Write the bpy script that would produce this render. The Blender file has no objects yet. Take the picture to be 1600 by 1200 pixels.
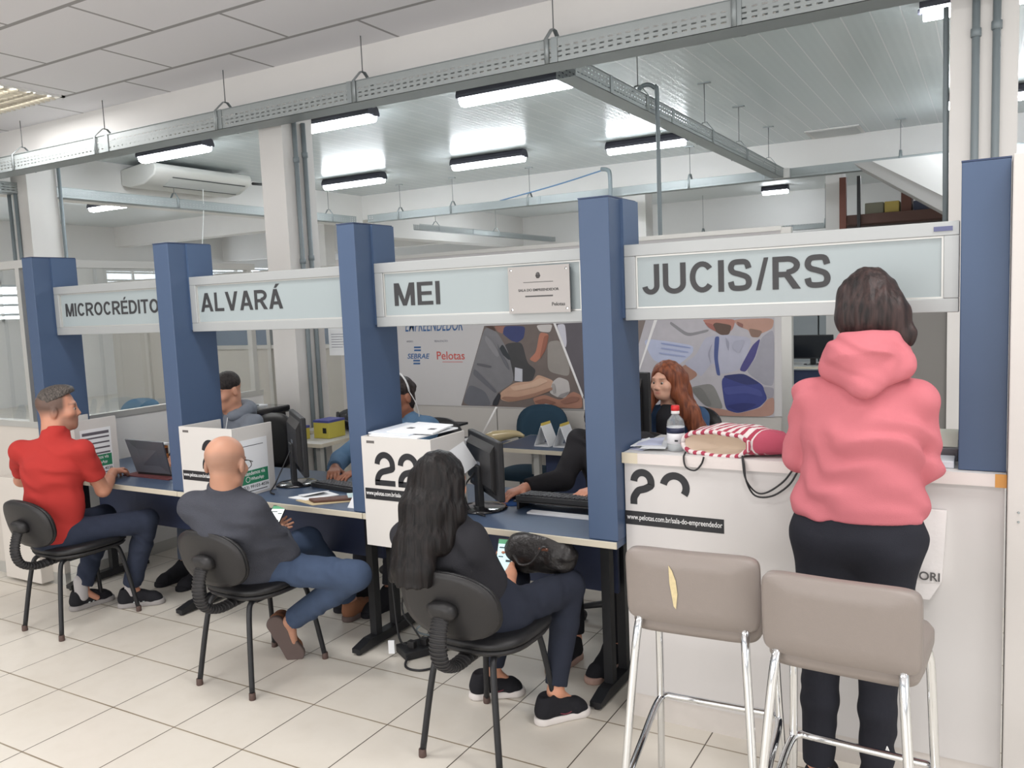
import bpy, bmesh, math, random
import numpy as np
from mathutils import Vector, Matrix, Euler
random.seed(7)
C = bpy.context.scene.collection
R = math.radians
PI = math.pi

# ---------------------------------------------------------------- camera, world, daylight, exposure
cam_d = bpy.data.cameras.new('camera'); cam = bpy.data.objects.new('camera', cam_d); C.objects.link(cam)
cam_d.sensor_fit = 'HORIZONTAL'; cam_d.sensor_width = 36.0
cam_d.lens = 36.0 * 1303.0 / 1600.0
cam_d.clip_start = 0.05; cam_d.clip_end = 200
def set_cam():
    a, b, c = 0.523423, 0.100284, 0.041902          # yaw left, pitch down, roll
    f = Vector((-math.sin(a)*math.cos(b), math.cos(a)*math.cos(b), -math.sin(b)))
    r = Vector((math.cos(a), math.sin(a), 0)); d = f.cross(r)
    r2 = math.cos(c)*r + math.sin(c)*d; d2 = -math.sin(c)*r + math.cos(c)*d
    m = Matrix((r2, -d2, -f)).transposed().to_4x4()
    m.translation = (0, 0, 1.72)
    cam.matrix_world = m
set_cam()
bpy.context.scene.camera = cam
W = bpy.data.worlds.new('world'); bpy.context.scene.world = W; W.use_nodes = True
W.node_tree.nodes['Background'].inputs[0].default_value = (0.95, 0.97, 1.0, 1)
W.node_tree.nodes['Background'].inputs[1].default_value = 0.8
def area(name, loc, target, sx, sy, power, col):
    l = bpy.data.lights.new(name, 'AREA'); l.shape = 'RECTANGLE'; l.size = sx; l.size_y = sy; l.energy = power; l.color = col
    o = bpy.data.objects.new(name, l); C.objects.link(o); o.location = loc
    o.rotation_euler = (Vector(target) - Vector(loc)).to_track_quat('-Z', 'Y').to_euler()
    return o
area('daylight_shopfront', (-2.5, -4.6, 1.5), (-2.5, 3.0, 4.2), 9.0, 2.6, 230, (1.0, 0.97, 0.95))
area('daylight_side_window', (5.4, -0.4, 1.7), (-2.0, 2.2, 1.6), 4.6, 2.8, 80, (1.0, 0.98, 0.97))
for i, (lx, ly) in enumerate(((-7.45, 4.18), (-3.0, 2.2), (.6, 2.2), (-6.6, .4), (-3.0, .0), (.6, .0), (3.4, 1.8))):   # louvred lamps of the hall ceiling
    area('louvre_lamp_%d' % (i+1), (lx, ly, 3.565), (lx, ly, 0), 1.1, .5, 38, (1.0, 0.985, 0.975))
vs = bpy.context.scene.view_settings
vs.view_transform = 'Standard'; vs.look = 'None'; vs.gamma = 1.0; vs.use_curve_mapping = False
vs.exposure = 0.0

# ---------------------------------------------------------------- materials
def lin(c):
    return tuple(((v/255)/12.92 if v/255 <= 0.04045 else ((v/255+0.055)/1.055)**2.4) for v in c)
MATS = {}
def mat(name, rgb, rough=0.6, metal=0.0, noise=0.0, nscale=40.0, bump=0.0, bscale=120.0, trans=0.0, emit=0.0, alpha=1.0, spec=0.5, coat=0.0, ior=1.45, stretch=None):
    if name in MATS: return MATS[name]
    m = bpy.data.materials.new(name); m.use_nodes = True; nt = m.node_tree; b = nt.nodes['Principled BSDF']
    col = (*lin(rgb), 1)
    b.inputs['Base Color'].default_value = col
    b.inputs['Roughness'].default_value = rough; b.inputs['Metallic'].default_value = metal
    b.inputs['Specular IOR Level'].default_value = spec; b.inputs['IOR'].default_value = ior
    if trans: b.inputs['Transmission Weight'].default_value = trans
    if coat: b.inputs['Coat Weight'].default_value = coat
    if alpha < 1: b.inputs['Alpha'].default_value = alpha
    if emit:
        b.inputs['Emission Color'].default_value = col; b.inputs['Emission Strength'].default_value = emit
    if noise or bump:
        tc = nt.nodes.new('ShaderNodeTexCoord'); mp = nt.nodes.new('ShaderNodeMapping')
        nt.links.new(tc.outputs['Object'], mp.inputs[0])
        if stretch: mp.inputs['Scale'].default_value = stretch
        if noise:
            n = nt.nodes.new('ShaderNodeTexNoise'); n.inputs['Scale'].default_value = nscale; n.inputs['Detail'].default_value = 4
            nt.links.new(mp.outputs[0], n.inputs['Vector'])
            mr = nt.nodes.new('ShaderNodeMapRange'); mr.inputs[3].default_value = 1-noise; mr.inputs[4].default_value = 1+noise
            nt.links.new(n.outputs[0], mr.inputs[0])
            mx = nt.nodes.new('ShaderNodeVectorMath'); mx.operation = 'SCALE'; mx.inputs[0].default_value = col[:3]
            nt.links.new(mr.outputs[0], mx.inputs['Scale']); nt.links.new(mx.outputs[0], b.inputs['Base Color'])
        if bump:
            n2 = nt.nodes.new('ShaderNodeTexNoise'); n2.inputs['Scale'].default_value = bscale; n2.inputs['Detail'].default_value = 3
            nt.links.new(mp.outputs[0], n2.inputs['Vector'])
            bp = nt.nodes.new('ShaderNodeBump'); bp.inputs['Strength'].default_value = bump; bp.inputs['Distance'].default_value = 0.01
            nt.links.new(n2.outputs[0], bp.inputs['Height']); nt.links.new(bp.outputs[0], b.inputs['Normal'])
    MATS[name] = m
    return m
class NT:
    """small helper to write maths in a node tree"""
    def __init__(s, m): s.nt = m.node_tree; s.b = s.nt.nodes['Principled BSDF']; s.out = s.nt.nodes['Material Output']
    def n(s, t): return s.nt.nodes.new(t)
    def l(s, a, b): s.nt.links.new(a, b)
    def m(s, op, a, b=None, c=None):
        q = s.n('ShaderNodeMath'); q.operation = op
        for i, v in enumerate((a, b, c)):
            if v is None: continue
            if isinstance(v, (int, float)): q.inputs[i].default_value = v
            else: s.l(v, q.inputs[i])
        return q.outputs[0]
    def xyz(s, kind='Object'):
        t = s.n('ShaderNodeTexCoord'); x = s.n('ShaderNodeSeparateXYZ'); s.l(t.outputs[kind], x.inputs[0]); return x.outputs
    def mix(s, f, a, b):
        q = s.n('ShaderNodeMix'); q.data_type = 'RGBA'
        s.l(f, q.inputs[0]) if not isinstance(f, (int, float)) else None
        for i, v in ((6, a), (7, b)):
            if isinstance(v, tuple): q.inputs[i].default_value = (*v[:3], 1)
            else: s.l(v, q.inputs[i])
        return q.outputs[2]
    def noise(s, scale, detail=3, vec=None):
        q = s.n('ShaderNodeTexNoise'); q.inputs['Scale'].default_value = scale; q.inputs['Detail'].default_value = detail
        t = s.n('ShaderNodeTexCoord'); s.l(vec if vec is not None else t.outputs['Object'], q.inputs['Vector']); return q.outputs[0]

def floor_material():
    m = mat('floor_tiles', (203, 197, 184), rough=0.28); g = NT(m); x, y, z = g.xyz()
    p = 0.404
    u = g.m('DIVIDE', g.m('ADD', x, 2.542 + 40*p), p); v = g.m('DIVIDE', g.m('ADD', y, -2.558 + 40*p), p)
    du = g.m('ABSOLUTE', g.m('SUBTRACT', g.m('FRACT', g.m('ADD', u, 0.5)), 0.5)); dv = g.m('ABSOLUTE', g.m('SUBTRACT', g.m('FRACT', g.m('ADD', v, 0.5)), 0.5))
    lx = g.m('LESS_THAN', du, 0.0062); ly = g.m('LESS_THAN', dv, 0.0095)
    t1 = g.noise(1.1, 5); t2 = g.noise(9, 5)
    tile = g.mix(t1, lin((222, 217, 208)), lin((208, 201, 188)))
    spk = g.m('MULTIPLY', g.m('SUBTRACT', t2, 0.45), 0.35)
    tile = g.mix(g.m('MAXIMUM', spk, 0.0), tile, lin((176, 164, 144)))
    gn = g.noise(2.3, 3)
    gy = g.mix(gn, lin((112, 96, 74)), lin((176, 165, 146)))
    gx = g.mix(gn, lin((38, 35, 32)), lin((112, 102, 90)))
    c = g.mix(ly, tile, gy); c = g.mix(lx, c, gx)
    g.l(c, g.b.inputs['Base Color'])
    g.l(g.m('ADD', 0.22, g.m('MULTIPLY', t2, 0.25)), g.b.inputs['Roughness'])
    bp = g.n('ShaderNodeBump'); bp.inputs['Strength'].default_value = 0.25; bp.inputs['Distance'].default_value = 0.004
    g.l(g.m('SUBTRACT', 1.0, g.m('MAXIMUM', lx, ly)), bp.inputs['Height']); g.l(bp.outputs[0], g.b.inputs['Normal'])
    return m
def ceiling_grid_material():
    m = mat('ceiling_tiles', (205, 202, 199), rough=0.9); g = NT(m); x, y, z = g.xyz()
    u = g.m('DIVIDE', g.m('ADD', x, 5.475 + 1.2125*20), 1.2125); v = g.m('DIVIDE', g.m('ADD', y, -4.49 + 0.62*20), 0.62)
    # running grid: every second row shifted half a tile
    odd = g.m('MODULO', g.m('ADD', g.m('FLOOR', v), 1.0), 2.0)
    u = g.m('ADD', u, g.m('MULTIPLY', odd, 0.5))
    du = g.m('ABSOLUTE', g.m('SUBTRACT', g.m('FRACT', g.m('ADD', u, 0.5)), 0.5)); dv = g.m('ABSOLUTE', g.m('SUBTRACT', g.m('FRACT', g.m('ADD', v, 0.5)), 0.5))
    ln = g.m('MAXIMUM', g.m('LESS_THAN', du, 0.010), g.m('LESS_THAN', dv, 0.028))
    g.l(g.mix(ln, lin((232, 231, 234)), lin((162, 160, 160))), g.b.inputs['Base Color'])
    return m
def pvc_material():
    m = mat('pvc_boards', (196, 203, 203), rough=0.24, spec=0.6); g = NT(m); x, y, z = g.xyz()
    du = g.m('ABSOLUTE', g.m('SUBTRACT', g.m('FRACT', g.m('DIVIDE', g.m('ADD', x, 40.0), 0.2)), 0.5))
    ln = g.m('GREATER_THAN', du, 0.478)
    g.l(g.mix(ln, lin((190, 199, 200)), lin((214, 218, 218))), g.b.inputs['Base Color'])
    bp = g.n('ShaderNodeBump'); bp.inputs['Strength'].default_value = 0.4; bp.inputs['Distance'].default_value = 0.006
    g.l(g.m('ADD', g.m('MULTIPLY', ln, -1.0), g.m('MULTIPLY', g.m('SINE', g.m('MULTIPLY', x, 94.25)), 0.15)), bp.inputs['Height']); g.l(bp.outputs[0], g.b.inputs['Normal'])
    return m
def perforated_material(axis):
    """galvanised sheet with punched rows of slots; axis = the run of the tray"""
    m = mat('perforated_steel_'+axis, (158, 164, 164), rough=0.45, metal=0.25); g = NT(m); o = g.xyz()
    t = o[0] if axis == 'x' else o[1]; z = o[2]
    a = g.m('FRACT', g.m('DIVIDE', g.m('ADD', t, 60.0), 0.055)); b = g.m('FRACT', g.m('DIVIDE', g.m('ADD', z, 0.008), 0.028))
    s1 = g.m('LESS_THAN', g.m('ABSOLUTE', g.m('SUBTRACT', a, 0.5)), 0.27); s2 = g.m('LESS_THAN', g.m('ABSOLUTE', g.m('SUBTRACT', b, 0.5)), 0.17)
    tr = g.n('ShaderNodeBsdfTransparent'); mx = g.n('ShaderNodeMixShader')
    band = g.m('MULTIPLY', g.m('GREATER_THAN', z, 0.016), g.m('LESS_THAN', z, 0.110))
    g.l(g.m('MULTIPLY', g.m('MULTIPLY', s1, s2), band), mx.inputs[0]); g.l(g.b.outputs[0], mx.inputs[1]); g.l(tr.outputs[0], mx.inputs[2]); g.l(mx.outputs[0], g.out.inputs[0])
    return m
def attr_material(name, rough=0.55, bump=0.0, bscale=200, sub=0.0):
    m = mat(name, (200, 150, 130), rough=rough, bump=bump, bscale=bscale); g = NT(m)
    a = g.n('ShaderNodeAttribute'); a.attribute_name = 'Col'; g.l(a.outputs['Color'], g.b.inputs['Base Color'])
    if sub: g.b.inputs['Subsurface Weight'].default_value = sub; g.b.inputs['Subsurface Radius'].default_value = (0.012, 0.005, 0.003)
    return m
def hair_material(name, rgb, rgb2, scale=90, stretch=(1, 1, 0.06)):
    m = mat(name, rgb, rough=0.45, spec=0.3); g = NT(m)
    t = g.n('ShaderNodeTexCoord'); mp = g.n('ShaderNodeMapping'); mp.inputs['Scale'].default_value = stretch; g.l(t.outputs['Object'], mp.inputs[0])
    n = g.n('ShaderNodeTexNoise'); n.inputs['Scale'].default_value = scale; n.inputs['Detail'].default_value = 6; g.l(mp.outputs[0], n.inputs['Vector'])
    r = g.n('ShaderNodeMapRange'); r.inputs[1].default_value = 0.35; r.inputs[2].default_value = 0.7; g.l(n.outputs[0], r.inputs[0])
    g.l(g.mix(r.outputs[0], lin(rgb), lin(rgb2)), g.b.inputs['Base Color'])
    bp = g.n('ShaderNodeBump'); bp.inputs['Strength'].default_value = 0.8; bp.inputs['Distance'].default_value = 0.006; g.l(n.outputs[0], bp.inputs['Height']); g.l(bp.outputs[0], g.b.inputs['Normal'])
    return m
def stripe_material(name, c1, c2, width, frac, vec=(1, 0, 0), lo=None, hi=None, c3=None):
    """woven stripes; outside lo..hi the plain colour c3"""
    m = mat(name, c1, rough=0.85, bump=0.4, bscale=500); g = NT(m); o = g.xyz()
    s = g.m('ADD', g.m('ADD', g.m('MULTIPLY', o[0], vec[0]), g.m('MULTIPLY', o[1], vec[1])), g.m('MULTIPLY', o[2], vec[2]))
    f = g.m('LESS_THAN', g.m('FRACT', g.m('DIVIDE', g.m('ADD', s, 10.0), width)), frac)
    c = g.mix(f, lin(c1), lin(c2))
    if c3:
        k = g.m('GREATER_THAN', s, hi); c = g.mix(k, c, lin(c3))
    g.l(c, g.b.inputs['Base Color'])
    return m

# ---------------------------------------------------------------- mesh building
class MB:
    def __init__(s): s.bm = bmesh.new(); s.mi = 0
    def _f(s, vs):
        try:
            f = s.bm.faces.new(vs); f.material_index = s.mi; return f
        except ValueError: return None
    def box(s, x0, y0, z0, x1, y1, z1, rot=0, c=None, bev=0.0):
        vs = [Vector((x, y, z)) for x in (x0, x1) for y in (y0, y1) for z in (z0, z1)]
        if rot:
            cc = Vector(c) if c else Vector(((x0+x1)/2, (y0+y1)/2, 0)); m = Matrix.Rotation(rot, 3, 'Z')
            vs = [m @ (v-cc) + cc for v in vs]
        return s.hexa(vs, bev)
    def hexa(s, vs, bev=0.0):
        b = [s.bm.verts.new(v) for v in vs]
        fs = [s._f([b[i] for i in q]) for q in ((0, 1, 3, 2), (4, 6, 7, 5), (0, 4, 5, 1), (2, 3, 7, 6), (0, 2, 6, 4), (1, 5, 7, 3))]
        if bev:
            es = list({e for f in fs if f for e in f.edges})
            r = bmesh.ops.bevel(s.bm, geom=es, offset=bev, segments=2, affect='EDGES', profile=0.5)
            for f in r['faces']: f.material_index = s.mi
        return s
    def prism(s, pts, d):
        """closed polygon pts (3D, planar) pushed along d"""
        d = Vector(d); a = [s.bm.verts.new(Vector(p)) for p in pts]; b = [s.bm.verts.new(Vector(p)+d) for p in pts]; n = len(pts)
        s._f(a[::-1]); s._f(b)
        for i in range(n): s._f([a[i], a[(i+1) % n], b[(i+1) % n], b[i]])
        return s
    def poly(s, pts):
        s._f([s.bm.verts.new(Vector(p)) for p in pts]); return s
    def tube(s, pts, r, n=10, cap=True, flat=1.0, up=None):
        pts = [Vector(p) for p in pts]; rings = []
        rs = r if isinstance(r, (list, tuple)) else [r]*len(pts)
        prev = None
        for i, p in enumerate(pts):
            t = (pts[min(i+1, len(pts)-1)] - pts[max(i-1, 0)]).normalized()
            if prev is None:
                u = Vector(up) if up else (Vector((0, 0, 1)) if abs(t.z) < 0.9 else Vector((1, 0, 0)))
            else: u = prev
            u = (u - t*u.dot(t)).normalized(); prev = u; w = t.cross(u)
            rings.append([s.bm.verts.new(p + u*math.cos(2*PI*k/n)*rs[i]*flat + w*math.sin(2*PI*k/n)*rs[i]) for k in range(n)])
        for a, b in zip(rings, rings[1:]):
            for k in range(n):
                f = s._f([a[k], a[(k+1) % n], b[(k+1) % n], b[k]])
                if f: f.smooth = True
        if cap: s._f(rings[0][::-1]); s._f(rings[-1])
        return s
    def lathe(s, prof, c=(0, 0, 0), n=24, axis=None):
        c = Vector(c); rings = []
        q = Matrix.Identity(3) if axis is None else Vector((0, 0, 1)).rotation_difference(Vector(axis)).to_matrix()
        for r, z in prof: rings.append([s.bm.verts.new(c + q @ Vector((r*math.cos(2*PI*k/n), r*math.sin(2*PI*k/n), z))) for k in range(n)])
        for a, b in zip(rings, rings[1:]):
            for k in range(n):
                f = s._f([a[k], a[(k+1) % n], b[(k+1) % n], b[k]])
                if f: f.smooth = True
        s._f(rings[0][::-1]); s._f(rings[-1]); return s
    def ball(s, c, r, seg=12, scale=(1, 1, 1)):
        m = Matrix.Translation(Vector(c)) @ Matrix.Diagonal((*[r*v for v in scale], 1))
        res = bmesh.ops.create_uvsphere(s.bm, u_segments=seg, v_segments=seg//2+2, radius=1, matrix=m)
        for v in res['verts']:
            for f in v.link_faces: f.smooth = True; f.material_index = s.mi
        return s
    def grid(s, P, thick=0.0):
        """P[i][j] points; optional thickness along z"""
        n, m = len(P), len(P[0]); V = [[s.bm.verts.new(Vector(P[i][j])) for j in range(m)] for i in range(n)]
        for i in range(n-1):
            for j in range(m-1):
                f = s._f([V[i][j], V[i+1][j], V[i+1][j+1], V[i][j+1]])
                if f: f.smooth = True
        return s
    def text(s, txt, size, M, depth=0.001, bold=0.0, align='LEFT', shear=0.0, sx=1.0, spacing=1.0, width=None):
        cu = bpy.data.curves.new('t', 'FONT'); cu.body = txt; cu.size = size; cu.extrude = depth; cu.offset = bold; cu.align_x = align; cu.shear = shear; cu.space_character = spacing; cu.resolution_u = 4
        o = bpy.data.objects.new('t', cu); C.objects.link(o)
        bpy.context.view_layer.update()
        me = bpy.data.meshes.new_from_object(o.evaluated_get(bpy.context.evaluated_depsgraph_get()))
        if width:
            xs = [v.co.x for v in me.vertices]; sx = width/(max(xs)-min(xs))
        me.transform(M @ Matrix.Diagonal((sx, 1, 1, 1)))
        k = len(s.bm.faces); s.bm.from_mesh(me); s.bm.faces.ensure_lookup_table()
        for f in s.bm.faces[k:]: f.material_index = s.mi
        bpy.data.objects.remove(o); bpy.data.curves.remove(cu); bpy.data.meshes.remove(me)
        return s
    def build(s, name, m, parent=None, smooth=False, sub=0, bevel=0.0):
        bm = s.bm
        bmesh.ops.recalc_face_normals(bm, faces=bm.faces)
        if parent is not None:
            off = WORLD[parent.name] if parent.name in WORLD else Vector()
            if off.length: bmesh.ops.translate(bm, verts=bm.verts, vec=-off)
        me = bpy.data.meshes.new(name); bm.to_mesh(me); bm.free()
        for q in (m if isinstance(m, (list, tuple)) else [m]): me.materials.append(q)
        if smooth:
            for p in me.polygons: p.use_smooth = True
        o = bpy.data.objects.new(name, me); C.objects.link(o)
        if parent is not None:
            o.parent = parent
            WORLD[o.name] = off
        if bevel:
            b = o.modifiers.new('bevel', 'BEVEL'); b.width = bevel; b.segments = 3; b.limit_method = 'ANGLE'; b.angle_limit = R(40)
            w = o.modifiers.new('wn', 'WEIGHTED_NORMAL')
            for p in me.polygons: p.use_smooth = True
        if sub:
            ss = o.modifiers.new('sub', 'SUBSURF'); ss.levels = sub; ss.render_levels = sub
        return o
WORLD = {}      # world offset of an Empty whose children are modelled in world coordinates
def tag(o, label, cat, group=None):
    o['label'] = label; o['category'] = cat
    if group: o['group'] = group
    return o
def thing(name, label, cat, loc=(0, 0, 0), rz=0.0, group=None, world=True):
    o = bpy.data.objects.new(name, None); C.objects.link(o); o.location = loc; o.rotation_euler = (0, 0, rz); o.empty_display_size = 0.05
    if world: WORLD[o.name] = Vector(loc)
    return tag(o, label, cat, group)
def struct(o):
    o['kind'] = 'structure'; return o
def dup(root, loc, rz=0.0, label=None):
    r = root.copy(); C.objects.link(r); r.location = loc; r.rotation_euler = (0, 0, rz)
    if label: r['label'] = label
    for ch in list(root.children):
        c = ch.copy(); C.objects.link(c); c.parent = r
        for gch in ch.children:
            d = gch.copy(); C.objects.link(d); d.parent = c
    return r
def face_y(x, y, z):      # text frame: reads along +X, up +Z, faces -Y (towards the waiting room)
    return Matrix(((1, 0, 0, x), (0, 0, -1, y), (0, 1, 0, z), (0, 0, 0, 1)))
def face_x(x, y, z):      # reads along +Y, up +Z, faces +X
    return Matrix(((0, 0, 1, x), (1, 0, 0, y), (0, 1, 0, z), (0, 0, 0, 1)))
def frame(mb, x0, z0, x1, z1, y0, y1, w):
    mb.box(x0, y0, z0, x1, y1, z0+w); mb.box(x0, y0, z1-w, x1, y1, z1); mb.box(x0, y0, z0+w, x0+w, y1, z1-w); mb.box(x1-w, y0, z0+w, x1, y1, z1-w); return mb
def arc(c, r, a0, a1, n, u, v):
    c = Vector(c); u = Vector(u); v = Vector(v)
    return [c + u*math.cos(a0+(a1-a0)*i/n)*r + v*math.sin(a0+(a1-a0)*i/n)*r for i in range(n+1)]
def smooth_path(pts, n=6):
    """Catmull-Rom through the points"""
    P = [Vector(p) for p in pts]; P = [P[0]*2-P[1]] + P + [P[-1]*2-P[-2]]; out = []
    for i in range(1, len(P)-2):
        for k in range(n):
            t = k/n
            out.append(0.5*((2*P[i]) + (P[i+1]-P[i-1])*t + (2*P[i-1]-5*P[i]+4*P[i+1]-P[i+2])*t*t + (3*P[i]-P[i-1]-3*P[i+1]+P[i+2])*t**3))
    out.append(P[-2]); return out
GLYPH = {}
def stroke_text(mb, txt, x0, z0, H, width, y, d=.0012, s=.17):
    """bold sans capitals cut from flat vinyl; scaled to the given width"""
    h = s/2; out = []; pen = 0.0
    def el(cx, cz, rx, rz, a0, a1, n=16): return [(cx+rx*math.cos(a0+(a1-a0)*i/n), cz+rz*math.sin(a0+(a1-a0)*i/n)) for i in range(n+1)]
    def rect(a, b, c, e): return ('p', [(a, b), (c, b), (c, e), (a, e)])
    for ch in txt:
        base = {'É': 'E', 'Á': 'A'}.get(ch, ch); w = {'M': .86, 'I': s, 'C': .76, 'R': .76, 'O': .82, 'E': .64, 'D': .75, 'T': .68, 'A': .82, 'L': .6, 'V': .8, 'J': .56, 'U': .72, 'S': .7, '/': .36, ' ': .3}[base]; q = []
        if base == 'M': q = [rect(0, 0, s, 1), rect(w-s, 0, w, 1), ('p', [(0, 1), (s*1.25, 1), (w/2+s*.45, 0), (w/2-s*.45, 0)]), ('p', [(w, 1), (w-s*1.25, 1), (w/2-s*.45, 0), (w/2+s*.45, 0)])]
        elif base == 'I': q = [rect(0, 0, s, 1)]
        elif base == 'C': q = [('r', el(w/2+.01, .5, w/2-h, .5-h, R(38), R(322), 24))]
        elif base == 'O': q = [('r', el(w/2, .5, w/2-h, .5-h, 0, 2*PI, 30))]
        elif base == 'R': q = [rect(0, 0, s, 1), ('r', [(h, 1-h), (w*.52, 1-h)] + el(w*.55, .725-h*.1, w*.45-h, .275-h*.9, R(85), R(-85), 10) + [(w*.52, .45), (h, .45)]), ('p', [(w*.36, .46), (w*.36+s*1.25, .46), (w+.02, 0), (w-s*1.2, 0)])]
        elif base == 'E': q = [rect(0, 0, s, 1), rect(s*.9, 0, w, s*.95), rect(s*.9, 1-s*.95, w, 1), rect(s*.9, .5-s*.42, w*.92, .5+s*.5)]
        elif base == 'D': q = [rect(0, 0, s, 1), ('r', [(h, 1-h), (w*.4, 1-h)] + el(w*.42, .5, w*.58-h, .5-h, R(85), R(-85), 14) + [(w*.4, h), (h, h)])]
        elif base == 'T': q = [rect(w/2-h, 0, w/2+h, 1), rect(0, 1-s*.95, w, 1)]
        elif base == 'L': q = [rect(0, 0, s, 1), rect(s*.9, 0, w, s*.95)]
        elif base == 'A': q = [('p', [(0, 0), (s*1.12, 0), (w/2+s*.5, 1), (w/2-s*.6, 1)]), ('p', [(w, 0), (w-s*1.12, 0), (w/2-s*.5, 1), (w/2+s*.6, 1)]), rect(w*.2, .22, w*.8, .22+s*.9)]
        elif base == 'V': q = [('p', [(0, 1), (s*1.12, 1), (w/2+s*.5, 0), (w/2-s*.6, 0)]), ('p', [(w, 1), (w-s*1.12, 1), (w/2-s*.5, 0), (w/2+s*.6, 0)])]
        elif base == 'J': q = [('r', [(w-h, 1), (w-h, .34)] + el(w/2, .3, w/2-h, .3-h, 0, R(-172), 14))]
        elif base == 'U': q = [('r', [(h, 1), (h, .36)] + el(w/2, .33, w/2-h, .33-h, R(180), R(360), 16) + [(w-h, .36), (w-h, 1)])]
        elif base == 'S': q = [('r', [(v.x, v.y) for v in smooth_path([(w-h*1.05, .70, 0), (w*.77, .885, 0), (w*.5, 1-h, 0), (w*.23, .885, 0), (h*1.1, .735, 0), (w*.22, .60, 0), (w*.5, .525, 0), (w*.79, .43, 0), (w-h, .275, 0), (w*.79, .125, 0), (w*.5, h, 0), (w*.21, .12, 0), (h, .30, 0)], 4)])]
        elif base == '/': q = [('p', [(0, 0), (s*.75, 0), (w, 1), (w-s*.75, 1)])]
        if ch != base: q.append(('p', [(w*.42, 1.06), (w*.58, 1.06), (w*.82, 1.26), (w*.58, 1.26)]))
        out += [(k, [(pen+a, b) for a, b in pts]) for k, pts in q]; pen += w+.115
    sx = width/(pen-.115)
    for i, (k, pts) in enumerate(out):
        yy = y - i*4e-5; P = [(x0+a*sx, yy, z0+b*H) for a, b in pts]
        if k == 'p': mb.prism(P, (0, d, 0))
        else:
            L = []; Q = []
            for j, (a, b) in enumerate(pts):
                ta, tb = pts[min(j+1, len(pts)-1)], pts[max(j-1, 0)]
                if pts[0] == pts[-1] or (abs(pts[0][0]-pts[-1][0])+abs(pts[0][1]-pts[-1][1]) < 1e-6): ta, tb = pts[(j+1) % (len(pts)-1)] if j < len(pts)-1 else pts[1], pts[j-1] if j else pts[-2]
                v = Vector((ta[0]-tb[0], ta[1]-tb[1])).normalized(); L.append((a-v.y*h, b+v.x*h)); Q.append((a+v.y*h, b-v.x*h))
            for j in range(len(pts)-1): mb.prism([(x0+u*sx, yy, z0+w2*H) for u, w2 in (L[j], L[j+1], Q[j+1], Q[j])], (0, d, 0))
    return mb
def flatstroke(mb, pts, w, d):
    """flat ribbon of width w along a 2-D stroke; pts are 3-D in one plane, d = plate thickness vector"""
    d = Vector(d); nrm = d.normalized(); L = []; Rr = []
    for i, p in enumerate(pts):
        t = (Vector(pts[min(i+1, len(pts)-1)]) - Vector(pts[max(i-1, 0)])).normalized(); s = t.cross(nrm)
        L.append(Vector(p)+s*w/2); Rr.append(Vector(p)-s*w/2)
    for i in range(len(pts)-1):
        mb.prism([L[i], L[i+1], Rr[i+1], Rr[i]], d)
    return mb
# ================================================================ SETTING
M_white = mat('white_paint', (222, 221, 219), rough=0.7)
M_white2 = mat('white_plaster', (226, 224, 221), rough=0.75, noise=0.02, nscale=3)
M_concrete = mat('painted_concrete', (214, 212, 209), rough=0.75, noise=0.03, nscale=2)
M_greyp = mat('grey_panel', (176, 174, 168), rough=0.6)
M_beigep = mat('beige_panel', (196, 190, 182), rough=0.6)
M_alu = mat('brushed_aluminium', (196, 196, 192), rough=0.4, metal=0.55)
M_alu_w = mat('pale_aluminium', (166, 169, 169), rough=0.45, metal=0.25)
M_steel = mat('galvanised_steel', (150, 157, 158), rough=0.45, metal=0.4)
M_conduit = mat('grey_conduit', (128, 138, 142), rough=0.5)
M_black = mat('black_plastic', (34, 34, 36), rough=0.5)
M_dark = mat('dark_rubber', (44, 43, 44), rough=0.6)
M_blackmetal = mat('black_steel_paint', (30, 31, 34), rough=0.4)
M_glass = mat('window_glass', (235, 242, 240), rough=0.02, trans=1.0, alpha=0.22, ior=1.1)
M_sky = mat('bright_daylight', (238, 244, 250), rough=0.6, emit=5.0)
M_lamp = mat('fluorescent_tube', (244, 250, 255), rough=0.4, emit=46.0)
M_paper = mat('white_paper', (228, 230, 232), rough=0.8)
M_blue = mat('blue_laminate_post', (66, 84, 112), rough=0.45, noise=0.03, nscale=6)
M_desk = mat('dark_blue_laminate', (66, 82, 106), rough=0.38, noise=0.05, nscale=25)
M_cream = mat('cream_edge_band', (196, 189, 172), rough=0.5)
M_navy = mat('navy_modesty_panel', (38, 48, 76), rough=0.6)
M_text = mat('dark_vinyl_lettering', (52, 52, 54), rough=0.5)
M_vinyl = mat('black_vinyl', (30, 31, 35), rough=0.45)

def box_obj(name, mtl, *b, parent=None, bevel=0.0):
    mb = MB(); mb.box(*b); return mb.build(name, mtl, parent, bevel=bevel)
struct(box_obj('floor', floor_material(), -17, -5, -0.1, 6, 18.2, 0))
struct(box_obj('ceiling', ceiling_grid_material(), -17, -5, 3.6, 6, 4.94, 3.7))
struct(box_obj('ceiling_office', pvc_material(), -9.9, 5.3, 3.7, 6, 12.0, 3.78)).name = 'ceiling.001'
struct(box_obj('ceiling_rear', mat('rear_ceiling', (216, 220, 220), rough=0.5), -17, 12.3, 3.7, 6, 18.2, 3.78)).name = 'ceiling.002'
struct(box_obj('ceiling_side', MATS['rear_ceiling'], -17, 5.3, 3.7, -10.3, 12.3, 3.78)).name = 'ceiling.003'
struct(box_obj('wall_back', M_white, -17, 18.0, 0, 6, 18.2, 3.78))
struct(box_obj('wall_left', M_white, -17.2, -5, 0, -17, 18.2, 3.78))
struct(box_obj('wall_right', M_white2, 5.8, 5.0, 0, 6, 18.0, 3.78))
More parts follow.
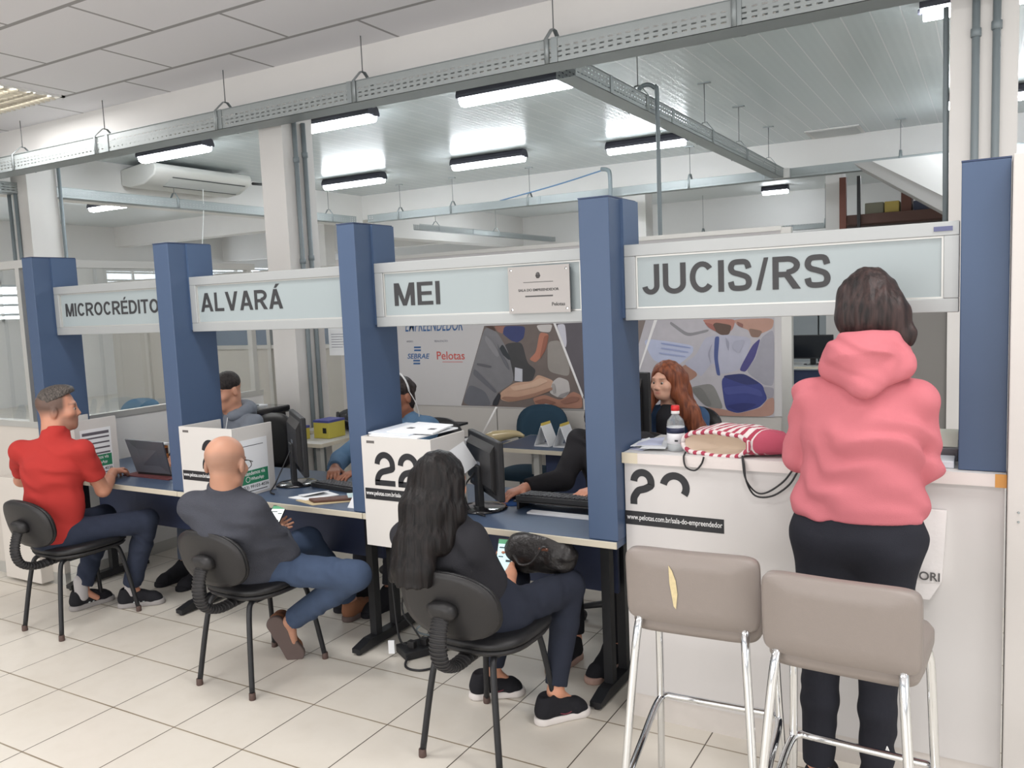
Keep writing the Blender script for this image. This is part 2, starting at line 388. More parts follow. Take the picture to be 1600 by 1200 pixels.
# beams between the bays
struct(box_obj('trim_1', M_white2, -17, 4.94, 3.29, 6, 5.3, 3.78))
struct(box_obj('trim_2', M_white2, -17, 12.0, 3.27, 6, 12.3, 3.78))
struct(box_obj('trim_3', M_white2, -10.3, 5.3, 3.2, -9.9, 12.0, 3.78))
struct(box_obj('trim_4', M_white2, -10.3, 12.3, 3.0, -9.9, 18.0, 3.7))
struct(box_obj('trim_5', M_white2, -17, 15.0, 3.0, -10.3, 15.3, 3.7))
# concrete columns
struct(box_obj('trim_6', M_concrete, -5.085, 4.94, 0, -4.834, 5.28, 3.29))
struct(box_obj('trim_7', M_concrete, -0.2, 4.94, 0, 0.1, 5.28, 3.29))
struct(box_obj('trim_8', M_concrete, -9.5, 5.48, 0, -9.2, 5.82, 3.7))
struct(box_obj('trim_9', M_concrete, -4.86, 12.0, 0, -4.5, 12.3, 3.27))
struct(box_obj('trim_10', M_concrete, -1.95, 12.0, 0, -1.74, 12.3, 3.27))
struct(box_obj('trim_11', M_concrete, -11.2, 12.02, 0, -10.85, 12.28, 3.27))
# far windows with daylight
k = 0
for (ax, a0, a1, z0, z1) in (('x', 12.9, 14.6, 1.9, 2.9), ('x', 15.6, 17.4, 1.9, 2.9), ('x', 8.5, 10.2, 1.7, 2.5), ('x', 6.0, 7.6, 1.7, 2.5), ('y', -15.5, -13.4, 1.8, 2.8), ('y', -12.8, -10.8, 1.8, 2.8), ('y', -8.8, -6.9, 2.1, 2.75)):
    k += 1; f = MB(); g = MB(); s = MB()
    if ax == 'x':
        X = -16.99
        for q in ((a0, z0, a1, z0+.06), (a0, z1-.06, a1, z1), (a0, z0, a0+.06, z1), (a1-.06, z0, a1, z1), ((a0+a1)/2-.03, z0, (a0+a1)/2+.03, z1)): f.box(X, q[0], q[1], X+.07, q[2], q[3])
        g.box(X, a0+.05, z0+.05, X+.02, a1-.05, z1-.05)
        for i in range(5):
            zz = z0+.12+i*.19
            if zz < z1-.1: s.box(X+.05, a0+.08, zz, X+.055, a1-.08, zz+.05)
    else:
        Y = 17.99
        frame(f, a0, z0, a1, z1, Y-.07, Y, .06); f.box((a0+a1)/2-.03, Y-.07, z0, (a0+a1)/2+.03, Y, z1); g.box(a0+.05, Y-.02, z0+.05, a1-.05, Y, z1-.05)
        for i in range(5):
            zz = z0+.12+i*.19
            if zz < z1-.1: s.box(a0+.08, Y-.055, zz, a1-.08, Y-.05, zz+.05)
    w = struct(f.build('window_%d' % k, M_white)); g.build('pane', M_sky, w); s.build('blind', mat('pale_blind', (200, 206, 210), rough=0.7), w)

# ---------------------------------------------------------------- partitions
def glass_partition_y(name, label, X, y0, y1, posts, h=2.1, mid=1.06, lower=M_beigep):
    t = thing(name, label, 'partition', (X, (y0+y1)/2, 0))
    MB().box(X-.02, y0, .08, X+.02, y1, mid-.03).build('lower_panel', lower, t)
    MB().box(X-.018, y0, 0, X+.018, y1, .08).build('plinth', M_alu, t)
    MB().box(X-.028, y0, mid-.03, X+.028, y1, mid+.01).build('middle_rail', M_alu, t)
    MB().box(X-.028, y0, h-.05, X+.028, y1, h).build('top_rail', M_alu, t)
    for p in posts: MB().box(X-.026, p-.022, mid+.01, X+.026, p+.022, h-.05).build('post', M_alu, t)
    MB().box(X-.003, y0, mid+.01, X+.003, y1, h-.05).build('glass_pane', M_glass, t)
    return t
def glass_partition_x(name, label, Y, x0, x1, posts, h=2.1, mid=1.06, lower=M_beigep, glass=True):
    t = thing(name, label, 'partition', ((x0+x1)/2, Y, 0))
    MB().box(x0, Y-.02, .08, x1, Y+.02, mid-.03).build('lower_panel', lower, t)
    MB().box(x0, Y-.018, 0, x1, Y+.018, .08).build('plinth', M_alu, t)
    MB().box(x0, Y-.028, mid-.03, x1, Y+.028, mid+.01).build('middle_rail', M_alu, t)
    MB().box(x0, Y-.028, h-.05, x1, Y+.028, h).build('top_rail', M_alu, t)
    for p in posts: MB().box(p-.022, Y-.026, mid+.01, p+.022, Y+.026, h-.05).build('post', M_alu, t)
    MB().box(x0, Y-.003, mid+.01, x1, Y+.003, h-.05).build('glass_pane' if glass else 'upper_panel', M_glass if glass else lower, t)
    return t
glass_partition_x('glass_partition', 'aluminium framed partition with glass above beige panel at far left behind red-shirted man', 3.1, -9.0, -5.17, (-5.36, -6.9, -8.8))
glass_partition_y('glass_partition', 'glass and white panel partition running back from leftmost blue post to the concrete column', -5.24, 3.28, 4.92, (3.32, 4.86), lower=M_white)
# panelled rooms behind the glass
t = thing('panel_partition', 'grey panelled office partition with a bluish window behind the glass partition', 'partition', (-7.2, 6.3, 0))
MB().box(-9.1, 6.28, 0, -7.75, 6.33, 2.1).build('blank_panel', M_greyp, t)
MB().box(-7.75, 6.28, 0, -5.3, 6.33, 1.32).build('lower_panel', M_greyp, t)
MB().box(-7.75, 6.26, 1.32, -5.3, 6.34, 1.36).build('sill_rail', M_alu, t)
MB().box(-9.1, 6.26, 2.08, -5.3, 6.34, 2.13).build('top_rail', M_alu, t)
for x in (-8.45, -7.75, -6.5, -5.32): MB().box(x-.025, 6.25, 0, x+.025, 6.345, 2.08).build('post', M_alu, t)
MB().box(-7.74, 6.3, 1.36, -5.32, 6.31, 2.08).build('glass_pane', mat('bluish_glass', (120, 134, 150), rough=0.15, alpha=0.75), t)
# white wall piece beside the concrete column, then the printed display wall
t = thing('panel_partition', 'plain pale grey partition panel between concrete column and printed display wall', 'partition', (-4.5, 5.5, 0))
MB().box(-4.83, 5.46, 0, -4.55, 5.5, 2.12).build('panel', mat('pale_grey_panel', (190, 187, 183), rough=0.6), t)
MB().box(-4.55, 5.44, 0, -4.51, 5.72, 2.12).build('post', M_alu, t)
t = thing('panel_partition', 'tall dark grey partition panel with pale end post behind person in pink hoodie', 'partition', (-0.4, 6.5, 0))
MB().box(-0.63, 6.48, 0, -0.26, 6.52, 2.02).build('panel', mat('mid_grey_panel', (142, 139, 136), rough=0.6), t)
MB().box(-0.26, 6.46, 0, -0.17, 6.54, 2.02).build('post', M_alu_w, t)
# ================================================================ COUNTER LINE
POSTS = [(-5.143, -5.04, .75, 'leftmost blue laminate post, behind man in red polo'), (-3.917, -3.798, .75, 'blue laminate post standing between MICROCRÉDITO and ALVARÁ signs'),
         (-2.622, -2.518, .75, 'blue laminate post standing between ALVARÁ and MEI signs'), (-1.395, -1.268, .75, 'blue laminate post standing between MEI and JUCIS/RS signs'),
         (-0.088, 0.049, 1.1, 'rightmost blue laminate post, standing on the tall white counter')]
for x0, x1, z0, lab in POSTS:
    t = thing('post', lab, 'post', ((x0+x1)/2, 3.12, z0), group='blue posts of the counter')
    yf = 2.985 if z0 < 1 else 3.075
    MB().box(x0, yf, z0+.001, x1, 3.265, 2.096, bev=.003).build('shaft', M_blue, t)
    MB().box(x0-.001, yf-.001, 2.096, x1+.001, 3.266, 2.101).build('cap', mat('blue_edge_band', (48, 62, 92), rough=.5), t)
    MB().box(x1-.004, 3.1, 1.63, x1+.012, 3.262, 2.095).build('sign_bracket_panel', mat('blue_cover_panel', (70, 90, 120), rough=.45), t) if z0 < 1 else None

SIGNS = [(-5.09, -3.925, 'MICROCRÉDITO', -4.935, .869, .079, 1.732, 'silver framed frosted sign lettered MICROCRÉDITO, leftmost of the signs'),
         (-3.834, -2.63, 'ALVARÁ', -3.718, .607, .1, 1.726, 'silver framed frosted sign lettered ALVARÁ'),
         (-2.508, -1.4, 'MEI', -2.402, .256, .104, 1.715, 'silver framed frosted sign lettered MEI'),
         (-1.28, -0.092, 'JUCIS/RS', -1.186, .697, .117, 1.718, 'silver framed frosted sign lettered JUCIS/RS above the tall counter')]
M_frost = mat('frosted_panel', (154, 164, 166), rough=.35)
for i, (x0, x1, txt, tx, tw, th, tz, lab) in enumerate(SIGNS):
    x0 = max(x0, POSTS[i][1]+.0125)
    t = thing('hanging_sign', lab, 'sign', ((x0+x1)/2, 3.115, 1.62))
    f = MB(); frame(f, x0, 1.62, x1, 1.916, 3.095, 3.135, .046); f.build('frame', M_alu_w, t, bevel=.003)
    f = MB(); frame(f, x0+.046, 1.666, x1-.046, 1.87, 3.103, 3.125, .006); f.build('inner_bead', M_alu, t)
    MB().box(x0+.045, 3.107, 1.665, x1-.045, 3.123, 1.871).build('panel', M_frost, t)
    mb = MB(); stroke_text(mb, txt, tx, tz, th, tw, 3.1055); mb.build('lettering', M_text, t)
    if i == 3: MB().box(x1-.075, 3.091, 1.885, x1-.02, 3.095, 1.9).build('label', mat('slate_label', (92, 96, 128), rough=.6), t)

# engraved plate fixed on the MEI sign
t = thing('plaque', 'engraved steel plaque on four studs screwed to MEI sign', 'plaque', (-1.645, 3.115, 1.66))
MB().box(-1.776, 3.081, 1.662, -1.488, 3.087, 1.857).build('plate', mat('satin_steel_plate', (150, 146, 143), rough=.3, metal=.35), t)
for x, z in ((-1.761, 1.843), (-1.503, 1.84), (-1.761, 1.677), (-1.503, 1.677)):
    MB().lathe([(.0, 0), (.009, 0), (.009, .02), (.006, .026), (0, .027)], (x, 3.107, z), 14, axis=(0, -1, 0)).build('stud', mat('chrome', (226, 228, 230), rough=.08, metal=1.0), t)
mb = MB()
mb.text('SALA DO EMPREENDEDOR', .0145, face_y(-1.728, 3.0805, 1.753), depth=.0004, bold=.0004, width=.19)
mb.box(-1.703, 3.0802, 1.789, -1.563, 3.0808, 1.7915)
mb.box(-1.696, 3.0802, 1.729, -1.566, 3.0808, 1.735)
mb.text('Pelotas', .02, face_y(-1.573, 3.0805, 1.69), depth=.0004, bold=.0004, width=.06)
mb.lathe([(0, 0), (.009, 0), (.009, .0006), (0, .0006)], (-1.633, 3.081, 1.822), 16, axis=(0, -1, 0)); mb.lathe([(0, 0), (.012, 0), (.012, .0004), (0, .0004)], (-1.633, 3.081, 1.816), 6, axis=(0, -1, 0))
mb.build('engraving', mat('engraving_grey', (74, 72, 72), rough=.5), t)

# ---------------------------------------------------------------- desks
for i, (x0, x1, lab) in enumerate(((-5.16, -3.872, 'dark blue service desk with cream edge below the MICROCRÉDITO sign'), (-3.868, -2.562, 'dark blue service desk with cream edge below the ALVARÁ sign'), (-2.558, -1.271, 'dark blue service desk with cream edge below the MEI sign'))):
    t = thing('service_desk', lab, 'desk', ((x0+x1)/2, 3.3, 0), group='blue desks in a row')
    MB().box(x0, 2.98, .722, x1, 3.68, .75).build('desktop', M_desk, t)
    MB().box(x0, 2.972, .722, x1, 2.981, .7495, bev=.002).build('edge_band', M_cream, t)
    MB().box(x0+.15, 3.26, .43, x1-.12, 3.28, .722).build('modesty_panel', M_navy, t)
    for xl in (x1-.14, x0+.1):
        if i and xl < x0+.2: continue
        mb = MB(); mb.box(xl-.02, 3.17, .05, xl+.02, 3.215, .722); mb.box(xl-.02, 3.33, .05, xl+.02, 3.375, .722); mb.build('leg', M_blackmetal, t)
        MB().prism([(xl-.026, 3.03, .012), (xl-.026, 3.03, .035), (xl-.026, 3.12, .058), (xl-.026, 3.5, .058), (xl-.026, 3.6, .035), (xl-.026, 3.6, .012)], (.052, 0, 0)).build('foot_bar', M_blackmetal, t)
        for y in (3.05, 3.58): MB().lathe([(.014, 0), (.016, .004), (.016, .013)], (xl, y, 0), 10).build('levelling_foot', M_black, t)

# ---------------------------------------------------------------- tall counter
t = thing('reception_counter', 'tall white reception counter with number and web address vinyl under JUCIS/RS sign', 'counter', (-.62, 3.25, 0))
M_cw = mat('white_melamine', (205, 202, 200), rough=.5, noise=.015, nscale=4)
MB().box(-1.263, 3.06, .1, .046, 3.46, 1.056).build('body', M_cw, t)
MB().box(-1.262, 3.064, 0, .04, 3.44, .1).build('plinth', mat('worn_plinth', (206, 200, 194), rough=.6, noise=.08, nscale=14), t)
MB().box(-1.264, 3.045, 1.058, .05, 3.49, 1.1, bev=.002).build('countertop', mat('grey_laminate_top', (214, 213, 211), rough=.4), t)
MB().box(-1.265, 3.041, 1.0585, .05, 3.0455, 1.0995).build('edge_band', mat('pinkish_edge_band', (214, 206, 202), rough=.5), t)
MB().box(-1.266, 3.0405, 1.058, -1.2, 3.046, 1.1).build('worn_edge', mat('yellowed_tape', (206, 196, 174), rough=.5), t)
MB().box(.018, 3.0400, 1.057, .0505, 3.046, 1.1).build('chipped_corner', mat('bare_chipboard', (206, 150, 84), rough=.8), t)
def num2(mb, x, z, h, w, y, part=1.0):
    """big plain figure 2 with a broken spine, drawn as a flat ribbon"""
    r = w/2
    pts = [(x+r-r*.92*math.cos(a), y, z+h-r*.0-r*.98+r*.98*math.sin(a)) for a in np.linspace(0.05, PI+.35, 14)]
    a = Vector(pts[-1]); pts += [(x+w*.62, y, z+h*.5), (x+w*.3, y, z+h*.44), (x+.012, y, z+h*.34), (x+.002, y, z+h*.2), (x+.001, y, z)]
    P = smooth_path(pts, 3)
    flatstroke(mb, P, .029, (0, .0009, 0))
    if part >= 1: mb.box(x-.012, y, z, x+w+.008, y+.0009, z+.026)
mb = MB(); num2(mb, -1.228, .89, .13, .078, 3.0588, .5); mb.build('figure_two', M_vinyl, t)
mb = MB(); r = .046
P = [(-1.057-r*math.cos(a), 3.0588, .97+r*math.sin(a)) for a in np.linspace(.2, PI+.62, 18)]
flatstroke(mb, P, .029, (0, .0009, 0)); mb.build('figure_three_remnant', M_vinyl, t)
MB().prism([(-1.265, 3.0588, .862), (-1.265, 3.0588, .806), (-.866, 3.0588, .806), (-.866, 3.0588, .861)], (0, .0009, 0)).build('address_strip', M_vinyl, t)
mb = MB(); mb.text('www.pelotas.com.br/sala-do-empreendedor', .03, face_y(-1.257, 3.0584, .828), depth=.0003, bold=.0001, width=.385); mb.build('web_address', mat('white_vinyl', (232, 232, 232), rough=.5), t)
# pale upright post at the counter's right end
t = thing('end_post', 'pale aluminium upright post at the right end of the tall counter', 'post', (.083, 3.05, 0))
MB().box(.052, 3.0, 0, .115, 3.2, 2.098, bev=.003).build('shaft', mat('ivory_post', (194, 190, 186), rough=.5), t)
for z in (.96, .99): MB().lathe([(0, 0), (.004, 0), (.003, .003)], (.083, 3.0, z), 10, axis=(0, -1, 0)).build('screw', M_steel, t)
# white tilted upright inside the counter, right of the grey panel
# ---------------------------------------------------------------- folded white station boxes
M_boxw = mat('white_hardboard', (204, 201, 197), rough=.55)
def station(x0, x1, zt, zb, txt, lab, poster=True, two=True, d=.27):
    t = thing('station_box', lab, 'display box', ((x0+x1)/2, 3.08, .7505))
    MB().box(x0, 2.946, zb, x1, 2.958, zt).build('front_panel', M_boxw, t)
    MB().box(x1-.012, 2.958, .752, x1, 2.95+d, zt).build('side_panel', M_boxw, t)
    MB().box(x0, 2.958, .752, x0+.012, 2.95+d, zt).build('side_panel', M_boxw, t)
    MB().box(x0+.03, 2.9452, zt-.03, x0+.075, 2.9462, zt-.018).build('slot_label', mat('grey_label', (96, 92, 90), rough=.5), t)
    if two:
        o = .0 if txt == '22' else .1
        mb = MB(); num2(mb, x0+.082+o, .9, .143, .095, 2.945); mb.build('figure_two', M_vinyl, t)
        mb = MB(); 
        if txt == '22': num2(mb, x0+.215, .9, .143, .095, 2.945)
        else:
            flatstroke(mb, [(x0+.315, 2.945, 1.0), (x0+.345, 2.945, 1.03), (x0+.345, 2.945, .905)], .026, (0, .0009, 0))
        mb.build('second_figure', M_vinyl, t)
        MB().box(x0+.008, 2.945, .832, x1-.012, 2.946, .884).build('address_strip', M_vinyl, t)
        mb = MB(); mb.text('www.pelotas.com.br/sala-do-empreendedor', .028, face_y(x0+.014, 2.9446, .853), depth=.0003, bold=.0001, width=(x1-x0)-.04); mb.build('web_address', MATS['white_vinyl'], t)
    if poster:
        X = x1
        MB().box(X, 2.978, .765, X+.0012, 3.178, 1.05).build('poster', M_paper, t)
        MB().box(X+.0012, 2.99, .815, X+.0018, 3.172, .886).build('poster_band', mat('poster_green', (44, 128, 92), rough=.7), t)
        mb = MB(); mb.text('Atendemos via', .03, face_x(X+.002, 3.0, .861), depth=.0002, bold=.0002, width=.15); mb.text('WhatsApp', .024, face_x(X+.002, 3.05, .832), depth=.0002, bold=.0002, width=.09)
        ring = [(X+.002, 3.03+.014*math.cos(a), .84+.014*math.sin(a)) for a in np.linspace(0, 2*PI, 15)]
        flatstroke(mb, ring, .003, (.0003, 0, 0)); mb.build('poster_white_text', MATS['white_vinyl'], t)
        mb = MB(); mb.text('(53) 99103-4036', .024, face_x(X+.0015, 2.992, .79), depth=.0002, bold=.0002, width=.178)
        mb.box(X+.0015, 3.0, .774, X+.0019, 3.16, .778); mb.build('poster_black_text', M_vinyl, t)
    return t
t = station(-2.516, -2.126, 1.124, .612, '22', 'white folded box numbered 22 with papers on top, in front of long-haired woman', poster=False)
sp = MB()
sp.prism([(-2.36, 2.946, .612), (-2.33, 2.946, .612), (-2.343, 2.946, .585)], (0, .01, 0)); sp.build('broken_tab', M_boxw, t)
MB().prism([(-2.124, 2.98, 1.03), (-2.124, 3.2, 1.075), (-2.09, 3.26, .96), (-2.1, 3.02, .9)], (.003, 0, .002)).build('taped_paper', M_paper, t)
MB().box(-2.1255, 3.03, .8, -2.124, 3.19, .9).build('notice', mat('pale_notice', (222, 224, 226), rough=.8), t)
t = station(-3.777, -3.372, 1.12, .70, '21', 'white folded box with green-banded notice, in front of bald man')
X = -3.372
mb = MB(); mb.box(X+.0013, 3.0, 1.015, X+.0016, 3.15, 1.018); mb.build('poster_rule', M_vinyl, t)
t = station(-5.0, -4.71, 1.11, .70, '20', 'white folded box with green-banded notice, beside man in red polo', two=False)
X = -4.71
mb = MB()
for i in range(5): mb.box(X+.0013, 2.99, 1.03-i*.032-(.018 if i == 0 else .01), X+.0017, 3.165, 1.03-i*.032)
mb.build('poster_lines', mat('poster_grey_print', (96, 92, 100), rough=.7), t)

# ---------------------------------------------------------------- visitor chairs
M_leath = mat('black_leatherette', (27, 27, 29), rough=.38, bump=.15, bscale=300)
M_shell = mat('black_moulded_plastic', (35, 34, 35), rough=.42, bump=.1, bscale=500)
def rounded(w, d, n=28, p=3.2):
    return [(w/2*math.copysign(abs(math.cos(a))**(2/p), math.cos(a)), d/2*math.copysign(abs(math.sin(a))**(2/p), math.sin(a))) for a in np.linspace(0, 2*PI, n, endpoint=False)]
def cushion(mb, w, d, f, layers, p=3.2, n=32):
    """stack of scaled rounded outlines; f maps (u,v,h)->point"""
    o = rounded(w, d, n, p); rings = []
    for s, h in layers: rings.append([mb.bm.verts.new(Vector(f(x*s, y*s, h))) for x, y in o])
    for a, b in zip(rings, rings[1:]):
        for k in range(n):
            q = mb._f([a[k], a[(k+1) % n], b[(k+1) % n], b[k]]); q.smooth = True
    for rg, h, fl in ((rings[0], layers[0][1], True), (rings[-1], layers[-1][1], False)):
        c = mb.bm.verts.new(Vector(f(0, 0, h)))
        for k in range(n):
            q = mb._f([rg[k], rg[(k+1) % n], c]); q.smooth = True
    return mb
def visitor_chair(label, loc):
    t = thing('visitor_chair', label, 'chair', loc, group='black visitor chairs', world=False)
    def seat_f(x, y, h): return (x, y+.02, .45 + h - 1.1*max(0, abs(y)-.14)**1.6*(1 if y > 0 else .25) + .10*x*x)
    cushion(MB(), .44, .43, seat_f, ((.6, -.012), (.93, -.01), (1, .006), (.97, .024), (.85, .034), (.5, .036))).build('seat', M_leath, t)
    cushion(MB(), .43, .42, seat_f, ((.7, -.034), (.95, -.028), (1.0, -.011), (.7, -.0121))).build('seat_shell', M_shell, t)
    def back_f(x, z, h): return (x, -.262 - .20*z + .55*x*x - h, .635 + z)
    cushion(MB(), .43, .27, back_f, ((.6, -.022), (.92, -.018), (1, 0), (.96, .012)), p=2.4).build('backrest', M_leath, t)
    cushion(MB(), .43, .27, back_f, ((.985, .0125), (.97, .020), (.8, .026), (.4, .028)), p=2.4).build('back_shell', M_shell, t)
    P = smooth_path([(0, .0, .405), (0, -.13, .398), (0, -.24, .395), (0, -.315, .43), (0, -.338, .5), (0, -.325, .57), (0, -.305, .61)], 5)
    m = MB().tube(P, .034, 12, flat=.5, up=(0, 1, 0))
    for i in range(2, len(P)-1): m.tube([P[i], P[i]+(P[i+1]-P[i])*.45], .037, 12, flat=.58, up=(0, 1, 0))
    m.build('back_support', M_dark, t)
    cushion(MB(), .12, .07, lambda x, z, h: (x, -.30-.1*z-h, .625+z), ((1, -.02), (1, .012), (.8, .026), (.4, .03)), p=2.6).build('support_bracket', M_shell, t)
    for sx in (-1, 1):
        for sy in (-1, 1):
            fy = .235 if sy > 0 else -.235
            P = smooth_path([(sx*.172, fy, .012), (sx*.145, fy*.86, .25), (sx*.128, fy*.76, .375), (sx*.118, fy*.66, .408), (sx*.1, fy*.45, .414)], 5)
            lg = MB().tube(P, .0125, 10).build('leg', M_blackmetal, t)
            MB().lathe([(.0145, 0), (.0155, .004), (.0145, .03), (.0128, .032)], (sx*.172, fy, 0), 12).build('foot_cap', mat('worn_foot_cap', (84, 66, 60), rough=.6), lg)
    MB().box(-.12, -.12, .398, .12, .14, .412).build('seat_frame', M_blackmetal, t)
    return t
ch = visitor_chair('black visitor chair under long-haired woman in black T-shirt', (-1.69, 2.66, 0))
dup(ch, (-3.0, 2.71, 0), 0, 'black visitor chair under bald man in grey jumper')
dup(ch, (-4.48, 2.75, 0), 0, 'black visitor chair under man in red polo shirt')

# ---------------------------------------------------------------- bar stools
M_taupe = mat('taupe_leatherette', (136, 127, 121), rough=.42, bump=.08, bscale=400)
M_chrome = mat('chrome', (226, 228, 230), rough=.08, metal=1.0)
def bar_stool(label, loc, rz, torn):
    t = thing('bar_stool', label, 'stool', loc, rz, group='taupe bar stools', world=False)
    def bf(x, z, h): return (x, .02 + .35*x*x - h - .06*z, .853 + z)
    bk = cushion(MB(), .395, .226, bf, ((.5, -.026), (.93, -.026), (1, -.014), (1, .014), (.95, .026), (.5, .027)), p=9, n=56).build('backrest', M_taupe, t)
    if torn:
        c0 = [(-.056, .075), (-.055, .02), (-.045, -.05), (-.038, -.058), (-.032, -.01), (-.036, .03), (-.046, .06)]
        MB().poly([bf(x, z, .0292) for x, z in c0]).build('tear', mat('torn_foam', (206, 190, 150), rough=.9, noise=.25, nscale=80), t)
    def sf(x, y, h): return (x, .205+y, .735+h)
    cushion(MB(), .39, .37, sf, ((.6, -.03), (.96, -.03), (1, -.01), (1, .015), (.95, .03), (.5, .034)), p=7, n=48).build('seat', M_taupe, t)
    for sx in (-1, 1):
        P = smooth_path([(sx*.208, -.09, .0), (sx*.185, -.045, .38), (sx*.162, -.005, .69), (sx*.155, .03, .76), (sx*.15, .045, .8)], 6)
        MB().tube(P, .0125, 12).build('leg', M_chrome, t)
        P = smooth_path([(sx*.212, .37, .0), (sx*.195, .33, .4), (sx*.185, .3, .68), (sx*.165, .27, .715)], 6)
        MB().tube(P, .0125, 12).build('leg', M_chrome, t)
    q = smooth_path([(-.196, -.06, .235), (-.198, .12, .285), (-.2, .29, .33), (-.185, .345, .342), (-.14, .35, .343), (0, .35, .343), (.14, .35, .343), (.185, .345, .342), (.2, .29, .33), (.198, .12, .285), (.196, -.06, .235)], 6)
    MB().tube(q, .0115, 12).build('footrest', M_chrome, t)
    return t
bar_stool('taupe bar stool with a torn slit in its backrest, left of the two', (-.755, 2.29, 0), R(3), True)
bar_stool('taupe bar stool with intact backrest, directly behind person in pink hoodie', (-.335, 2.2, 0), R(-3), False)

# ---------------------------------------------------------------- cable trays
PX = perforated_material('x'); PY = perforated_material('y')
def tray(name, label, axis, c, a0, a1, z, w=.16, h=.14, joints=()):
    t = thing(name, label, 'cable tray', ((a0+a1)/2 if axis == 'x' else c, c if axis == 'x' else (a0+a1)/2, z))
    def bx(u0, v0, z0, u1, v1, z1): return MB().box(u0, v0, z0, u1, v1, z1) if axis == 'x' else MB().box(v0, u0, z0, v1, u1, z1)
    pm = PX if axis == 'x' else PY
    bx(a0, c-w/2, z, a1, c+w/2, z+.003).build('base', M_steel, t)
    bx(a0, c-w/2, z, a1, c-w/2+.002, z+h).build('side_rail', pm, t)
    bx(a0, c+w/2-.002, z, a1, c+w/2, z+h).build('side_rail', pm, t)
    for s in (-1, 1): bx(a0, c+s*w/2-.008, z+h-.004, a1, c+s*w/2+.008, z+h).build('lip', M_steel, t)
    for j in joints:
        for s in (-1, 1):
            b = MB(); u = (j-.02, c+s*(w/2+.004)-.002, z+.002, j+.02, c+s*(w/2+.004)+.002, z+h+.004)
            b.box(*u) if axis == 'x' else b.box(u[1], u[0], u[2], u[4], u[3], u[5])
            b.build('joint_plate', M_steel, t)
    return t
def hanger(label, x, y, ztop, ztray, axis, h=.14, w=.16, cap=False):
    t = thing('hanger_rod', label, 'hanger', (x, y, ztray+h+.1), group='rods holding the cable trays')
    MB().tube([(x, y, ztop), (x, y, ztray+h+.075)], .004, 8).build('rod', mat('rod_grey', (112, 114, 116), rough=.5), t)
    e = (w/2+.012)
    def q(s, zz): return (x, y+s*e, zz) if axis == 'x' else (x+s*e, y, zz)
    def q2(s, zz): return (x, y+s*.02, zz) if axis == 'x' else (x+s*.02, y, zz)
    P = [q(-1, ztray), q(-1, ztray+h), q2(-1, ztray+h+.08), q2(1, ztray+h+.08), q(1, ztray+h), q(1, ztray)]
    MB().tube(P, .016, 6, flat=.2, up=((0, 1, 0) if axis == 'x' else (1, 0, 0))).build('bracket', M_steel, t)
    if cap: MB().box(x-.06, y-.02, ztop-.012, x+.06, y+.02, ztop).build('ceiling_plate', M_steel, t)
    return t
tray('cable_tray', 'long perforated cable tray across the hall below the ceiling edge', 'x', 4.76, -10.5, 1.5, 3.13, .19, .145, (-5.2, -6.6, -3.9, -2.3, -1.2))
for x, where in ((-8.0, 'leftmost rod hanging the long front tray'), (-6.75, 'rod hanging front tray, second from the left edge of the photo'), (-5.236, 'rod hanging front tray, above the air conditioner'), (-3.852, 'rod hanging front tray, between air conditioner and largest lit lamp'), (-2.35, 'rod hanging front tray, left of where the trays branch'), (-1.22, 'rightmost rod hanging the long front tray')):
    hanger(where, x, 4.76, 3.6, 3.13, 'x', .145, .19)
tray('cable_tray', 'perforated cable tray running back into the office from the front tray', 'y', -2.4, 5.02, 11.2, 3.13, .14, .12, (5.6, 6.9, 8.1, 9.4))
for y, where in ((6.3, 'nearest'), (8.05, 'second'), (9.3, 'third'), (10.7, 'furthest')):
    hanger('%s rod hanging the tray that runs back above JUCIS/RS' % where, -2.4, y, 3.7, 3.13, 'y', .12, .14, True)
tray('cable_tray', 'distant perforated cable tray crossing the back of the office', 'x', 11.35, -9.2, 1.5, 3.13, .14, .12, (-8.5, -5.9, -2.6, -.98))
for x, where in ((-8.55, 'first'), (-7.5, 'second'), (-6.1, 'third'), (-3.6, 'fourth'), (-.98, 'fifth')):
    hanger('%s rod from the left hanging the tray across the back' % where, x, 11.35, 3.7, 3.13, 'x', .12, .14, True)
tray('cable_tray', 'perforated cable tray running back along the left wall under air conditioner', 'y', -9.45, 5.1, 11.2, 3.12, .14, .12, (5.55, 7.6))
for y, where in ((5.55, 'near'), (7.6, 'middle'), (10.6, 'far')):
    hanger('%s rod hanging the tray under the air conditioner' % where, -9.45, y, 3.7, 3.12, 'y', .12, .14)
tray('cable_tray', 'plain dull tray in the rear bay seen below the back tray', 'y', -9.0, 12.4, 17.8, 3.05, .14, .1, (14.2,))
for y, where in ((13.0, 'near'), (15.2, 'far')): hanger('%s rod hanging the dull tray in the rear bay' % where, -9.0, y, 3.7, 3.05, 'y', .1, .14)
tray('cable_tray', 'dull tray across the rear bay seen above the MEI sign', 'x', 17.2, -8.8, 1.0, 2.85, .14, .1, (-6.0, -3.4))
for x, where in ((-7.6, 'left'), (-5.2, 'middle'), (-2.8, 'right')): hanger('%s rod hanging the rear tray above MEI sign' % where, x, 17.2, 3.7, 2.85, 'x', .1, .14)

